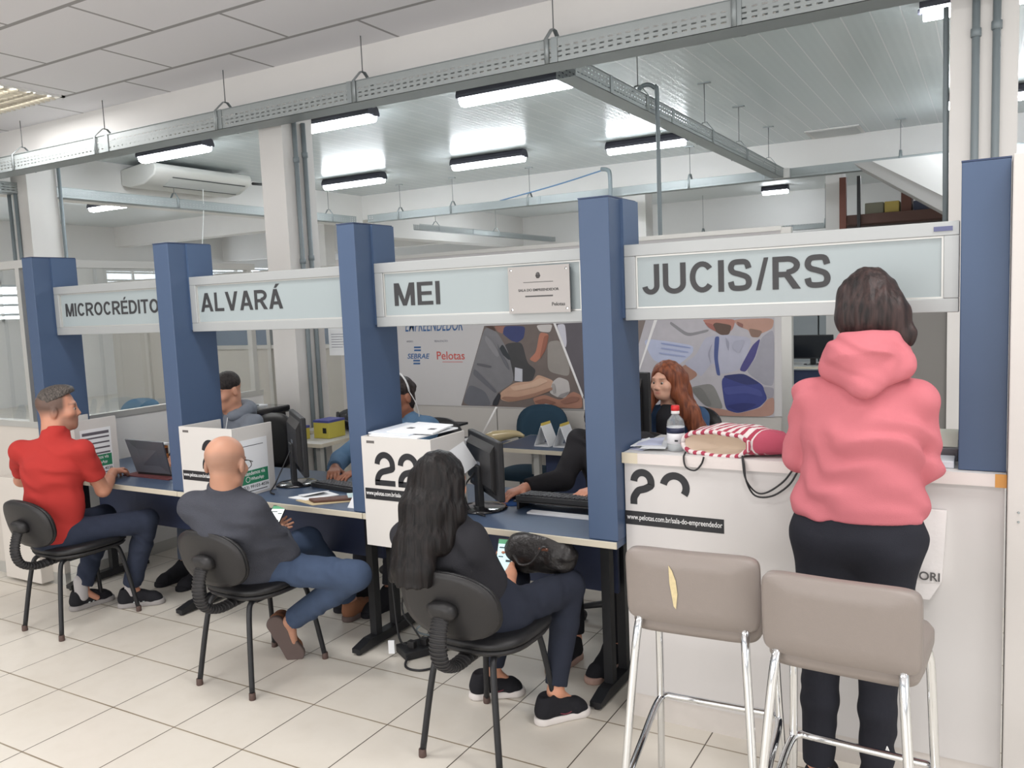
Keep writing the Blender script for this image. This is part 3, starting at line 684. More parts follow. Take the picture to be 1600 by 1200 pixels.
# ---------------------------------------------------------------- lamps
def tube_lamp(label, x0, x1, y, z=3.605, loc=None):
    t = thing('fluorescent_lamp', label, 'lamp', ((x0+x1)/2, y, z), group='sealed fluorescent lamps')
    w = .085
    sec = [(-w*1.08, .0), (-w*1.08, .03), (-w*.85, .075), (-.04, .095), (.04, .095), (w*.85, .075), (w*1.08, .03), (w*1.08, .0)]
    MB().prism([(x0, y+a, z+b) for a, b in sec], (x1-x0, 0, 0)).build('housing', mat('dark_lamp_housing', (66, 66, 76), rough=.5), t)
    s2 = [(-w*.86, 0), (-w*.7, -.045), (-.03, -.062), (.03, -.062), (w*.7, -.045), (w*.86, 0)]
    MB().prism([(x0+.02, y+a, z-.001+b) for a, b in s2], (x1-x0-.04, 0, 0)).build('diffuser', M_lamp, t)
    for xx in (x0-.015, x1): MB().box(xx, y-.03, z-.012, xx+.015, y+.03, z+.012).build('clip', mat('dark_lamp_housing', (66, 66, 76)), t)
    return t
for x0, x1, y, lab in ((-4.35, -3.19, 6.8, 'lit fluorescent lamp just below the front tray, largest of the lamps'), (-6.5, -5.35, 6.75, 'lit fluorescent lamp partly behind the concrete column'), (-8.9, -7.74, 6.74, 'lit fluorescent lamp above the air conditioner'),
                       (-6.53, -5.39, 9.93, 'lit fluorescent lamp in the back row, above the MEI sign'), (-9.04, -7.89, 10.1, 'lit fluorescent lamp in the back row, right of the concrete column'), (-4.36, -3.31, 10.3, 'lit fluorescent lamp in the back row, behind grey conduit'),
                       (-.46, .7, 6.73, 'lit fluorescent lamp at top right, cut by the right column'), (-.45, .7, 10.26, 'far lit fluorescent lamp at right, mostly behind the right column')):
    tube_lamp(lab, x0, x1, y)
tube_lamp('small distant lit lamp in the rear bay under the tray crossing', -3.9, -3.4, 16.8)
tube_lamp('distant lit lamp in the rear bay seen through front left gap', -13.6, -12.4, 9.2)
tube_lamp('lit lamp beyond the right column at the photo edge', .9, 2.1, 6.73)
tube_lamp('added fill lamp in the rear bay behind the post left of JUCIS/RS', -6.4, -5.2, 14.6)  # invented lamp, put in to brighten the dark rear bay
tube_lamp('added fill lamp in the rear bay behind the post left of MEI', -9.2, -8.0, 14.6)  # another invented lamp, lifts the left part of the rear bay
tube_lamp('added fill lamp in the rear bay behind stair flight', -1.2, 0, 14.4)  # invented lamp, added to light the rear bay behind the stair
tube_lamp('added fill lamp over the left side bay near the windows', -13.8, -12.6, 6.6)  # added lamp without a known fixture, brightens the side bay
# louvre light in the grid ceiling at left
t = thing('louvre_light', 'square louvred ceiling light panel at the left edge', 'ceiling light', (-7.45, 4.18, 3.6))
f = MB(); X0, X1, Y0, Y1 = -8.05, -6.84, 3.88, 4.48
f.box(X0, Y0, 3.585, X0+.03, Y1, 3.6); f.box(X1-.03, Y0, 3.585, X1, Y1, 3.6); f.box(X0, Y0, 3.585, X1, Y0+.03, 3.6); f.box(X0, Y1-.03, 3.585, X1, Y1, 3.6); f.build('frame', M_white, t)
tag(MB().box(-2.46, 11.2, 3.13, -2.26, 11.27, 3.25, bev=.01).build('junction_box', M_white), 'small white junction box where the branch tray meets the back tray', 'box')
for i in range(4):
    y = Y0+.09+i*.137; MB().box(X0+.03, y-.018, 3.594, X1-.03, y+.018, 3.599).build('lamp_tube', mat('warm_tube', (255, 252, 240), emit=5), t)
f = MB()
for i in range(1, 16): f.box(X0+i*.074, Y0+.03, 3.572, X0+i*.074+.004, Y1-.03, 3.592)
for i in range(1, 5): f.box(X0+.03, Y0+i*.118-.015, 3.572, X1-.03, Y0+i*.118-.011, 3.592)
f.build('louvre', mat('louvre_grey', (190, 184, 172), rough=.3, metal=.4), t)

# ---------------------------------------------------------------- air conditioner under the ceiling at left
t = thing('air_conditioner', 'white ceiling mounted air conditioner below the lit lamp at left', 'air conditioner', (-9.5, 7.9, 3.5))
sec = [(-9.9, 3.62), (-9.9, 3.42), (-9.72, 3.375), (-9.45, 3.40), (-9.24, 3.5), (-9.2, 3.58), (-9.22, 3.64), (-9.4, 3.67)]
MB().prism([(x, 7.15, z) for x, z in sec], (0, 1.6, 0)).build('body', mat('ivory_plastic', (216, 216, 212), rough=.4), t, bevel=.02)
MB().prism([(-9.452, 7.45, 3.397), (-9.25, 7.45, 3.492), (-9.248, 7.45, 3.488), (-9.45, 7.45, 3.393)], (0, 1.2, 0)).build('air_outlet', mat('outlet_grey', (206, 208, 206), rough=.5), t)
mb = MB(); mb.prism([(-9.455, 7.44, 3.3935), (-9.445, 7.44, 3.398), (-9.443, 7.44, 3.393), (-9.453, 7.44, 3.3885)], (0, 1.22, 0)); mb.prism([(-9.258, 7.44, 3.486), (-9.246, 7.44, 3.4925), (-9.244, 7.44, 3.488), (-9.256, 7.44, 3.4815)], (0, 1.22, 0)); mb.build('outlet_edge', mat('dark_gap', (70, 72, 74)), t)
MB().tube([(-9.3, 8.85, 3.55), (-9.3, 9.05, 3.56)], .02, 8).build('pipe_end', M_dark, t)
tag(MB().tube(smooth_path([(-9.35, 8.0, 3.4), (-9.4, 8.02, 3.1), (-9.46, 8.0, 2.6)], 5), .006, 6).build('drain_hose', mat('white_hose', (226, 228, 226), rough=.5)), 'thin white drain hose hanging down from air conditioner', 'hose')

# ---------------------------------------------------------------- conduits
def conduit(label, pts, r=.014, clips=()):
    t = thing('conduit', label, 'conduit', pts[0], group='grey electrical conduits')
    MB().tube(smooth_path(pts, 6) if len(pts) > 2 else pts, r, 10).build('pipe', M_conduit, t)
    for (x, y, z) in clips: MB().lathe([(r*1.35, -.02), (r*1.35, .02)], (x, y, z), 10).build('coupling', M_conduit, t)
    return t
conduit('grey conduit on concrete column side, nearer the hall', [(-4.815, 5.06, 0), (-4.815, 5.06, 3.2)], .018, [(-4.815, 5.06, z) for z in (1.75, 2.1, 2.9)])
conduit('grey conduit on concrete column side, further from the hall', [(-4.815, 5.16, 0), (-4.815, 5.16, 3.2)], .018, [(-4.815, 5.16, z) for z in (1.78, 2.13, 2.95)])
conduit('left grey conduit running up the front of right column', [(-.085, 4.925, 1.2), (-.085, 4.925, 3.2)], .018, [(-.085, 4.925, 2.95)])
conduit('right grey conduit running up the front of right column', [(.005, 4.925, 1.2), (.005, 4.925, 3.2)], .018, [(.005, 4.925, 2.97)])
conduit('thick dark pipe down the left edge of right column', [(-.215, 5.0, 1.9), (-.222, 5.0, 3.12)], .014)
conduit('left conduit beside far left column', [(-9.52, 5.46, 0), (-9.52, 5.46, 3.12)], .02)
conduit('middle conduit beside far left column', [(-9.4, 5.46, 0), (-9.4, 5.46, 3.12)], .02)
conduit('right conduit beside far left column', [(-9.17, 5.84, 0), (-9.17, 5.84, 3.7)], .02)
conduit('bent grey conduit hooked over tray and dropping behind JUCIS/RS sign', [(-2.44, 6.4, 3.3), (-2.42, 6.42, 3.345), (-2.37, 6.44, 3.36), (-2.32, 6.45, 3.33), (-2.3, 6.45, 3.25), (-2.3, 6.45, 2.4), (-2.3, 6.45, 1.3), (-2.3, 6.45, 0.9)], .017)
conduit('short bent conduit rising above post between MEI and JUCIS/RS', [(-4.72, 11.2, 3.0), (-4.72, 11.2, 3.42), (-4.76, 11.2, 3.5), (-4.85, 11.2, 3.52)], .03)
tag(MB().tube(smooth_path([(-4.85, 11.2, 3.5), (-5.6, 11.25, 3.38), (-6.6, 11.3, 3.25)], 6), .01, 6).build('cable', mat('blue_cable', (96, 132, 170))), 'thin blue cable sagging from bent conduit onto back tray', 'cable')
# ================================================================ PRINTED DISPLAY WALL
t = thing('display_wall', 'tall display wall printed with workers and partner logos behind the rear desks', 'display wall', (-2.8, 5.72, 0))
MB().box(-4.46, 5.7, .08, -1.2, 5.74, .868).build('lower_panel', mat('pale_grey_panel', (190, 187, 183), rough=.6), t)
MB().box(-4.46, 5.7, 0, -1.2, 5.74, .08).build('plinth', M_alu, t)
for x in (-3.44, -2.2): MB().box(x-.004, 5.698, .08, x+.004, 5.7, .868).build('panel_joint', mat('joint_grey', (120, 118, 114), rough=.6), t)
for x in (-4.47, -1.2): MB().box(x-.005, 5.69, 0, x+.06, 5.75, 2.12).build('post', M_alu, t)
MB().box(-4.46, 5.692, .868, -1.2, 5.74, 2.1).build('print_panel', mat('print_base', (196, 195, 196), rough=.55), t)
MB().box(-4.46, 5.685, 2.1, -1.2, 5.75, 2.13).build('top_rail', M_alu, t)
PRINT = [
    ((112, 102, 98), [(-3.519, 1.523), (-3.775, 0.874), (-2.668, 0.873), (-2.672, 0.974), (-2.895, 1.53)]),
    ((146, 141, 136), [(-2.954, 1.39), (-2.848, 1.402), (-2.772, 1.254), (-2.777, 1.12), (-2.964, 1.159)]),
    ((66, 66, 68), [(-3.338, 1.38), (-3.178, 1.392), (-3.139, 1.227), (-3.063, 1.172), (-3.098, 1.089), (-3.178, 1.067), (-3.273, 1.08), (-3.346, 1.227)]),
    ((124, 124, 128), [(-3.511, 1.516), (-3.399, 1.472), (-3.309, 1.324), (-3.257, 1.08), (-3.423, 0.986), (-3.452, 0.914), (-3.478, 0.878), (-3.706, 0.876), (-3.756, 0.907), (-3.587, 1.34)]),
    ((104, 106, 114), [(-3.756, 0.907), (-3.687, 1.053), (-3.538, 0.998), (-3.478, 0.878), (-3.706, 0.876)]),
    ((52, 57, 62), [(-3.398, 1.325), (-3.355, 1.381), (-3.28, 1.255), (-3.305, 1.248)]),
    ((150, 110, 98), [(-3.429, 1.521), (-3.315, 1.519), (-3.351, 1.457), (-3.398, 1.475)]),
    ((60, 68, 112), [(-3.332, 1.519), (-3.141, 1.515), (-3.161, 1.42), (-3.218, 1.386), (-3.273, 1.4), (-3.351, 1.457)]),
    ((178, 120, 100), [(-3.02, 1.465), (-2.936, 1.45), (-2.972, 1.322), (-3.061, 1.227), (-3.122, 1.254), (-3.057, 1.309)]),
    ((196, 192, 190), [(-3.048, 1.52), (-2.903, 1.524), (-2.928, 1.46), (-3.02, 1.469)]),
    ((192, 194, 202), [(-3.251, 1.192), (-3.184, 1.178), (-3.189, 1.078), (-3.26, 1.084)]),
    ((166, 122, 104), [(-3.104, 0.951), (-2.994, 0.981), (-2.859, 0.936), (-2.752, 1.012), (-2.679, 0.98), (-2.675, 0.88), (-2.846, 0.882), (-3.076, 0.889)]),
    ((194, 158, 136), [(-3.399, 0.987), (-3.257, 1.073), (-3.098, 1.082), (-3.049, 1.138), (-2.913, 1.091), (-2.916, 1.023), (-3.104, 0.951), (-3.313, 0.911), (-3.393, 0.93)]),
    ((190, 186, 184), [(-2.921, 1.084), (-2.867, 1.119), (-2.786, 1.093), (-2.774, 1.012), (-2.821, 0.957), (-2.888, 0.962), (-2.955, 0.995)]),
    ((92, 88, 94), [(-2.877, 1.527), (-2.63, 1.531), (-2.582, 1.267), (-2.595, 0.895), (-2.665, 0.96)]),
    ((200, 200, 210), [(-2.873, 1.52), (-2.798, 1.525), (-2.789, 1.381), (-2.802, 1.335)]),
    ((122, 112, 108), [(-2.405, 1.532), (-2.075, 1.537), (-2.267, 1.058), (-2.42, 1.056)]),
    ((178, 176, 182), [(-2.153, 1.538), (-1.25, 1.532), (-1.257, 0.862), (-1.73, 0.863), (-2.26, 0.885), (-2.249, 1.251)]),
    ((134, 134, 138), [(-1.967, 1.524), (-1.843, 1.433), (-1.692, 1.464), (-1.699, 1.444), (-1.85, 1.41), (-1.974, 1.503)]),
    ((176, 184, 208), [(-2.185, 1.411), (-1.803, 1.352), (-1.811, 1.298), (-1.918, 1.21), (-2.103, 1.237)]),
    ((132, 132, 130), [(-1.851, 1.054), (-1.672, 1.09), (-1.594, 0.904), (-1.729, 0.92)]),
    ((162, 124, 108), [(-1.904, 1.197), (-1.847, 1.224), (-1.773, 1.143), (-1.85, 1.091)]),
    ((172, 174, 190), [(-1.72, 1.405), (-1.652, 1.417), (-1.573, 1.422), (-1.391, 1.4), (-1.471, 1.185), (-1.617, 1.144), (-1.669, 1.238), (-1.753, 1.13), (-1.78, 1.157), (-1.882, 1.224), (-1.791, 1.278)]),
    ((154, 154, 164), [(-1.34, 1.399), (-1.251, 1.462), (-1.255, 1.07), (-1.331, 1.082), (-1.445, 1.172), (-1.373, 1.264)]),
    ((74, 88, 138), [(-1.653, 1.41), (-1.619, 1.413), (-1.635, 1.258), (-1.617, 1.138), (-1.644, 1.144), (-1.662, 1.271)]),
    ((74, 72, 126), [(-1.398, 1.348), (-1.34, 1.399), (-1.38, 1.264), (-1.445, 1.165), (-1.491, 1.178)]),
    ((172, 122, 110), [(-1.738, 1.532), (-1.505, 1.529), (-1.526, 1.461), (-1.573, 1.422), (-1.639, 1.443), (-1.718, 1.504)]),
    ((94, 76, 68), [(-1.651, 1.51), (-1.532, 1.487), (-1.553, 1.422), (-1.612, 1.42), (-1.678, 1.47)]),
    ((178, 142, 128), [(-1.525, 1.526), (-1.25, 1.529), (-1.263, 1.456), (-1.403, 1.4), (-1.422, 1.452), (-1.461, 1.466), (-1.499, 1.486)]),
    ((132, 108, 96), [(-1.422, 1.465), (-1.326, 1.444), (-1.352, 1.4), (-1.403, 1.403)]),
    ((172, 136, 124), [(-1.729, 0.92), (-1.581, 0.904), (-1.502, 0.877), (-1.345, 0.924), (-1.3, 0.984), (-1.256, 0.998), (-1.257, 0.862), (-1.717, 0.86)]),
    ((62, 70, 130), [(-1.617, 1.131), (-1.458, 1.159), (-1.331, 1.082), (-1.3, 0.984), (-1.358, 0.924), (-1.502, 0.88), (-1.587, 0.904)]),
    ((52, 58, 104), [(-1.617, 1.138), (-1.458, 1.159), (-1.343, 1.088), (-1.447, 1.077)]),
    ((226, 226, 226), [(-2.897, 1.53), (-2.876, 1.53), (-2.664, 0.981), (-2.673, 0.957)]),
    ((226, 226, 226), [(-2.089, 1.536), (-2.065, 1.535), (-2.231, 1.116), (-2.245, 1.101)]),
    ((96, 96, 102), [(-3.602, 1.226), (-3.527, 1.216), (-3.462, 1.202), (-3.471, 1.186), (-3.545, 1.195), (-3.603, 1.209)]),
    ((104, 105, 112), [(-3.629, 1.183), (-3.533, 1.098), (-3.423, 1.0), (-3.44, 0.982), (-3.552, 1.062), (-3.645, 1.133)]),
    ((100, 102, 108), [(-3.403, 1.388), (-3.374, 1.325), (-3.314, 1.227), (-3.297, 1.164), (-3.335, 1.199), (-3.391, 1.304)]),
    ((136, 136, 140), [(-3.506, 1.453), (-3.436, 1.388), (-3.383, 1.29), (-3.409, 1.269), (-3.471, 1.339), (-3.517, 1.41)]),
    ((50, 52, 58), [(-3.464, 0.918), (-3.407, 0.99), (-3.387, 0.966), (-3.424, 0.883), (-3.474, 0.882)]),
    ((84, 68, 62), [(-3.511, 1.523), (-3.429, 1.521), (-3.407, 1.476), (-3.471, 1.503)]),
    ((158, 122, 104), [(-3.393, 0.941), (-3.313, 0.914), (-3.104, 0.954), (-2.955, 1.005), (-2.92, 1.023), (-2.923, 1.043), (-3.071, 0.993), (-3.231, 0.955), (-3.359, 0.959)]),
    ((206, 174, 152), [(-3.307, 1.038), (-3.115, 1.068), (-3.027, 1.114), (-2.952, 1.087), (-3.069, 1.038), (-3.26, 1.003)]),
    ((148, 144, 144), [(-2.885, 0.962), (-2.82, 0.967), (-2.778, 1.012), (-2.812, 1.001), (-2.857, 0.987)]),
    ((160, 156, 154), [(-2.93, 1.064), (-2.903, 1.071), (-2.894, 0.996), (-2.918, 0.982)]),
    ((138, 98, 84), [(-3.098, 0.923), (-2.996, 0.953), (-2.883, 0.918), (-2.998, 0.894)]),
    ((148, 96, 80), [(-2.979, 1.434), (-2.94, 1.444), (-2.976, 1.322), (-3.029, 1.248), (-3.006, 1.336)]),
    ((196, 192, 192), [(-3.001, 0.912), (-2.936, 0.903), (-2.876, 0.881), (-3.007, 0.87)]),
    ((144, 104, 90), [(-2.867, 0.929), (-2.768, 0.972), (-2.694, 0.967), (-2.71, 0.933), (-2.823, 0.909)]),
    ((148, 150, 166), [(-1.579, 1.409), (-1.554, 1.369), (-1.558, 1.304), (-1.574, 1.356)]),
    ((150, 152, 168), [(-1.667, 1.371), (-1.705, 1.291), (-1.68, 1.211), (-1.692, 1.298)]),
    ((160, 162, 178), [(-1.52, 1.382), (-1.442, 1.388), (-1.483, 1.29), (-1.534, 1.33)]),
    ((72, 80, 140), [(-1.605, 1.058), (-1.447, 1.077), (-1.344, 1.042), (-1.328, 0.997), (-1.447, 1.024), (-1.579, 1.005)]),
    ((54, 60, 114), [(-1.587, 0.931), (-1.481, 0.954), (-1.358, 0.95), (-1.482, 0.887)]),
    ((150, 148, 158), [(-1.331, 1.069), (-1.258, 1.063), (-1.262, 0.998), (-1.3, 0.988)]),
    ((140, 152, 190), [(-2.041, 1.375), (-1.824, 1.339), (-1.824, 1.329), (-2.042, 1.363)]),
    ((150, 160, 194), [(-2.042, 1.341), (-1.839, 1.309), (-1.842, 1.298), (-2.043, 1.328)]),
    ((150, 160, 194), [(-2.057, 1.306), (-1.86, 1.278), (-1.864, 1.268), (-2.058, 1.294)]),
    ((150, 98, 90), [(-1.725, 1.511), (-1.664, 1.497), (-1.639, 1.443), (-1.692, 1.471)]),
    ((138, 98, 90), [(-1.499, 1.513), (-1.454, 1.492), (-1.461, 1.466), (-1.493, 1.486)]),
    ((116, 116, 114), [(-1.83, 1.047), (-1.754, 1.062), (-1.675, 0.929), (-1.729, 0.924)]),
]
def round_poly(P, n=9):
    out = []; m = len(P)
    for i in range(m):
        b, c = Vector(P[i]), Vector(P[(i+1) % m])
        for k in range(n):
            out.append(tuple(b.lerp(c, k/n)))
    # corner smoothing keeps the outline but soften its corners
    for _ in range(5): out = [tuple((Vector(out[i-1])+Vector(out[i])*2+Vector(out[(i+1) % len(out)]))/4) for i in range(len(out))]
    return out
mb = MB(); pm = []; cols = {}
# the bands above, hidden by the signs from the hall, carry the same print on to the top rail
for i, (c, pts) in enumerate(PRINT):
    if c not in cols:
        cols[c] = len(pm); pm.append(mat('print_%d_%d_%d' % c, c, rough=.55, noise=.10, nscale=14))
    mb.mi = cols[c]; y = 5.6915 - i*.00012
    P = [(x, y, min(z, 2.1)) for x, z in pts]
    if i not in (0, 14, 16, 17, 33, 34, 10): P = round_poly(P)
    mb.poly(P)
mb.build('photo_print', pm, t)
M_pb = mat('print_blue', (58, 98, 148), rough=.55); M_pr = mat('print_red', (196, 84, 76), rough=.55)
mb = MB(); mb.text('EMPREENDEDOR', .14, face_y(-4.31, 5.6905, 1.492), depth=.0003, bold=.0006, shear=.25, width=.58); mb.build('title_lettering', M_pb, t)
mb = MB(); mb.text('SEBRAE', .06, face_y(-4.3, 5.6905, 1.262), depth=.0003, bold=.001, shear=.2, width=.23)
for i, (x, z) in enumerate(((-4.225, 1.35), (-4.225, 1.325), (-4.24, 1.238), (-4.24, 1.213))): mb.prism([(x, 5.6905, z), (x+.07, 5.6905, z), (x+.073, 5.6905, z+.014), (x+.003, 5.6905, z+.014)], (0, .0004, 0))
mb.build('agency_logo', M_pb, t)
mb = MB(); mb.text('Pelotas', .095, face_y(-4.0, 5.6905, 1.255), depth=.0003, bold=.0006, width=.275); mb.box(-3.94, 5.6904, 1.232, -3.74, 5.6908, 1.236); mb.build('city_logo', M_pr, t)
mb = MB(); mb.text('APOIO:', .022, face_y(-4.3, 5.6905, 1.4), depth=.0002); mb.text('REALIZAÇÃO:', .022, face_y(-4.01, 5.6905, 1.4), depth=.0002); mb.build('small_captions', mat('caption_grey', (110, 112, 128)), t)

# ================================================================ THINGS ON THE FRONT DESKS
def monitor(label, c, yaw, w=.46, h=.29, tilt=0.0, stand=True):
    """screen faces local +Y; c = foot point on the desk"""
    t = thing('monitor', label, 'monitor', c, yaw, world=False)
    z0 = .075
    MB().box(-w/2, -.012, z0, w/2, .016, z0+h, bev=.006).build('casing', M_black, t)
    MB().hexa([Vector(v) for v in ((-w*.4, -.035, z0+h*.2), (-w*.4, -.035, z0+h*.8), (-w*.4, -.012, z0+h*.08), (-w*.4, -.012, z0+h*.92), (w*.4, -.035, z0+h*.2), (w*.4, -.035, z0+h*.8), (w*.4, -.012, z0+h*.08), (w*.4, -.012, z0+h*.92))]).build('rear_bulge', M_shell, t)
    MB().box(-w/2+.014, .0155, z0+.016, w/2-.014, .0168, z0+h-.014).build('screen', mat('screen_dark', (30, 33, 38), rough=.12), t)
    MB().box(-.035, -.05, .012, .035, -.022, z0+h*.5, bev=.006).build('neck', M_black, t)
    MB().lathe([(.0, 0), (.115, 0), (.118, .006), (.1, .013), (.04, .018), (0, .018)], (0, -.02, 0), 28).build('base', mat('gloss_black', (26, 26, 29), rough=.12, coat=.5), t)
    MB().box(-.03, -.0365, z0+h*.45, .03, -.034, z0+h*.55).build('badge', mat('badge_grey', (120, 124, 134), rough=.3), t)
    return t
monitor('black monitor with round glossy base on the desk below MEI sign', (-2.05, 3.27, .7505), R(-41), w=.47, h=.272)
monitor('black monitor turned nearly edge-on on the desk below ALVARÁ sign', (-3.33, 3.37, .7505), R(-38), w=.47, h=.32)
def keyboard(label, c, yaw, w=.44):
    t = thing('keyboard', label, 'keyboard', c, yaw, world=False)
    MB().hexa([Vector(v) for v in ((-w/2, -.07, 0), (-w/2, -.07, .014), (-w/2, .07, 0), (-w/2, .07, .024), (w/2, -.07, 0), (w/2, -.07, .014), (w/2, .07, 0), (w/2, .07, .024))], .002).build('body', M_black, t)
    mb = MB()
    for r in range(5):
        for k in range(18): mb.box(-w/2+.012+k*(w-.024)/18, -.058+r*.023, .012+r*.0017, -w/2+.008+(k+1)*(w-.024)/18, -.039+r*.023, .021+r*.0019)
    o = mb.build('keys', mat('key_black', (46, 46, 50), rough=.5), t)
    return t
t = thing('keyboard_stand', 'low dark keyboard stand on the desk below MEI sign', 'stand', (-1.7, 3.37, .7505))
for x in (-1.9, -1.5): MB().box(x-.006, 3.3, .751, x+.006, 3.44, .785).build('side', M_shell, t)
MB().box(-1.92, 3.29, .785, -1.47, 3.45, .791, bev=.002).build('shelf', M_shell, t)
keyboard('black keyboard on the low stand below MEI sign', (-1.69, 3.37, .7915), R(182))
tag(MB().box(-1.82, 3.24, .7505, -1.48, 3.29, .758).build('paper_stack', mat('grey_white_paper', (206, 208, 212), rough=.8)), 'thin stack of white paper in front of the keyboard stand', 'paper')
tag(MB().lathe([(0, 0), (.1, 0), (.1, .003), (0, .003)], (-1.99, 3.43, .7505), 24).build('mouse_mat', mat('mat_blue', (40, 84, 150), rough=.7)), 'round blue mouse mat under the hand at the MEI desk', 'mouse mat')
t = thing('computer_mouse', 'dark computer mouse on the blue mat', 'mouse', (-2.01, 3.47, .754)); MB().ball((-2.01, 3.47, .7695), .03, 14, (.95, 1.5, .5)).build('shell', M_black, t)
keyboard('black keyboard on the desk below ALVARÁ sign', (-2.98, 3.36, .7505), R(172))
# papers, envelope and wallet at ALVARÁ
t = thing('envelope', 'beige envelope under the brown wallet on the ALVARÁ desk', 'envelope', (-2.9, 3.11, .7505))
MB().prism([(-3.06, 3.05, .7506), (-2.9, 3.0, .7506), (-2.72, 3.17, .7506), (-2.88, 3.22, .7506)], (0, 0, .003)).build('sleeve', mat('manila', (196, 178, 142), rough=.8), t)
t = thing('wallet', 'flat brown leather wallet on beige envelope', 'wallet', (-2.88, 3.12, .754))
MB().prism([(-2.98, 3.06, .754), (-2.92, 3.03, .754), (-2.76, 3.15, .754), (-2.82, 3.19, .754)], (0, 0, .014)).build('leather', mat('brown_leather', (92, 62, 52), rough=.5, bump=.2), t, bevel=.004)
t = thing('paper_sheets', 'crumpled white papers beside the brown wallet', 'paper', (-3.05, 3.17, .7505))
MB().prism([(-3.14, 3.08, .7506), (-3.0, 3.06, .7506), (-2.92, 3.22, .7506), (-3.03, 3.26, .7506)], (0, 0, .004)).build('sheet', M_paper, t)
MB().prism([(-3.12, 3.13, .7552), (-3.05, 3.1, .762), (-2.97, 3.2, .775), (-3.04, 3.24, .7552)], (0, 0, .002)).build('sheet', M_paper, t)
MB().prism([(-2.85, 3.2, .769), (-2.78, 3.13, .769), (-2.72, 3.18, .769), (-2.79, 3.25, .769)], (0, 0, .003)).build('sheet', mat('mint_paper', (190, 210, 212), rough=.8), t)
t = thing('tent_card', 'small white folded card standing at the foot of blue post before MEI', 'card', (-2.68, 3.05, .7505))
MB().prism([(-2.7, 3.03, .7505), (-2.64, 3.03, .7505), (-2.645, 3.06, .87)], (0, .006, 0)).build('front_leaf', M_paper, t); MB().prism([(-2.7, 3.1, .7505), (-2.64, 3.1, .7505), (-2.645, 3.066, .87)], (0, -.004, 0)).build('rear_leaf', M_paper, t)
# laptop at MICROCRÉDITO
t = thing('laptop', 'grey laptop open on the MICROCRÉDITO desk with its lid towards the hall', 'laptop', (-4.38, 3.3, .7505))
MB().prism([(-4.53, 3.215, .756), (-4.24, 3.23, .756), (-4.25, 3.45, .756), (-4.54, 3.43, .756)], (0, 0, .012)).build('base', M_shell, t)
MB().prism([(-4.53, 3.208, .77), (-4.243, 3.225, .77), (-4.2, 3.155, .975), (-4.57, 3.172, .975)], (0, .008, .002)).build('lid', mat('laptop_grey', (92, 96, 104), rough=.4, metal=.2), t)
tag(MB().box(-4.6, 3.16, .7505, -4.18, 3.5, .7555).build('desk_mat', mat('dark_red_mat', (96, 50, 52), rough=.8)), 'dark red mat under the grey laptop', 'mat')
t = thing('patterned_box', 'small orange and brown striped box left of the grey laptop', 'box', (-4.63, 3.36, .7505))
MB().box(-4.70, 3.33, .751, -4.55, 3.46, .89).build('carton', stripe_material('tiger_stripes', (176, 110, 52), (70, 42, 30), .05, .6, (1, 0, .8)), t, bevel=.004)
MB().prism([(-4.71, 3.32, .893), (-4.56, 3.32, .893), (-4.54, 3.47, .90), (-4.7, 3.47, .9)], (0, 0, .006)).build('paper_on_top', M_paper, t)
# papers on the box numbered 22
t = thing('paper_pile', 'loose white pamphlets lying across the open box numbered 22', 'paper', (-2.3, 3.08, 1.125))
for i, q in enumerate((((-2.48, 2.96), (-2.2, 2.95), (-2.14, 3.19), (-2.45, 3.2)), ((-2.5, 2.98), (-2.26, 2.965), (-2.24, 3.2), (-2.46, 3.22)), ((-2.4, 2.99), (-2.15, 3.0), (-2.16, 3.18), (-2.38, 3.21)))):
    MB().prism([(x, y, 1.1245+i*.0075 + (.012 if j > 1 else 0)) for j, (x, y) in enumerate(q)], (0, 0, .006)).build('pamphlet', M_paper if i != 1 else mat('pale_print_paper', (214, 220, 228), rough=.7), t)
mb = MB()
for x, y in ((-2.34, 3.06), (-2.28, 3.09), (-2.22, 3.06)): mb.box(x, y, 1.151, x+.035, y+.04, 1.1515)
mb.build('printed_photo', mat('print_dark', (84, 84, 88)), t)
def cord(label, pts, r=.004, m=None, n=6):
    return tag(MB().tube(smooth_path(pts, n), r, 6).build('cord', m or M_black), label, 'cable')
cord('black cord dropping behind monitor at the MEI desk', [(-2.1, 3.25, .92), (-2.13, 3.21, .86), (-2.12, 3.2, .79), (-2.06, 3.16, .757), (-1.97, 3.12, .757)])
cord('black cord looping by the edge-on monitor at the ALVARÁ desk', [(-3.35, 3.33, .95), (-3.36, 3.27, .86), (-3.355, 3.2, .78), (-3.32, 3.13, .757), (-3.26, 3.1, .757)])

# ================================================================ ON THE TALL COUNTER
t = thing('sanitiser_bottle', 'clear plastic bottle with red cap and white label on tall counter', 'bottle', (-1.075, 3.14, 1.101))
prof = [(0, 0), (.032, 0), (.0345, .006), (.0345, .105), (.031, .122), (.016, .14), (.0135, .145), (.0135, .155), (0, .155)]
MB().lathe(prof, (-1.075, 3.14, 1.101), 28).build('body', mat('clear_plastic', (232, 236, 238), rough=.08, trans=.75, alpha=.55, ior=1.2), t)
MB().lathe([(0, .0), (.03, 0), (.0325, .006), (.0325, .095), (0, .096)], (-1.075, 3.14, 1.103), 24).build('gel', mat('clear_gel', (226, 230, 232), rough=.2, alpha=.35), t)
MB().lathe([(.0348, .03), (.0351, .03), (.0351, .095), (.0348, .095)], (-1.075, 3.14, 1.101), 28).build('label', mat('label_white', (226, 226, 230), rough=.5), t)
MB().lathe([(.0352, .072), (.0354, .072), (.0354, .094), (.0352, .094)], (-1.075, 3.14, 1.101), 28).build('label_band', mat('label_navy', (38, 44, 70), rough=.5), t)
MB().box(-1.068, 3.1036, 1.142, -1.055, 3.1046, 1.149).build('label_print', M_vinyl, t)
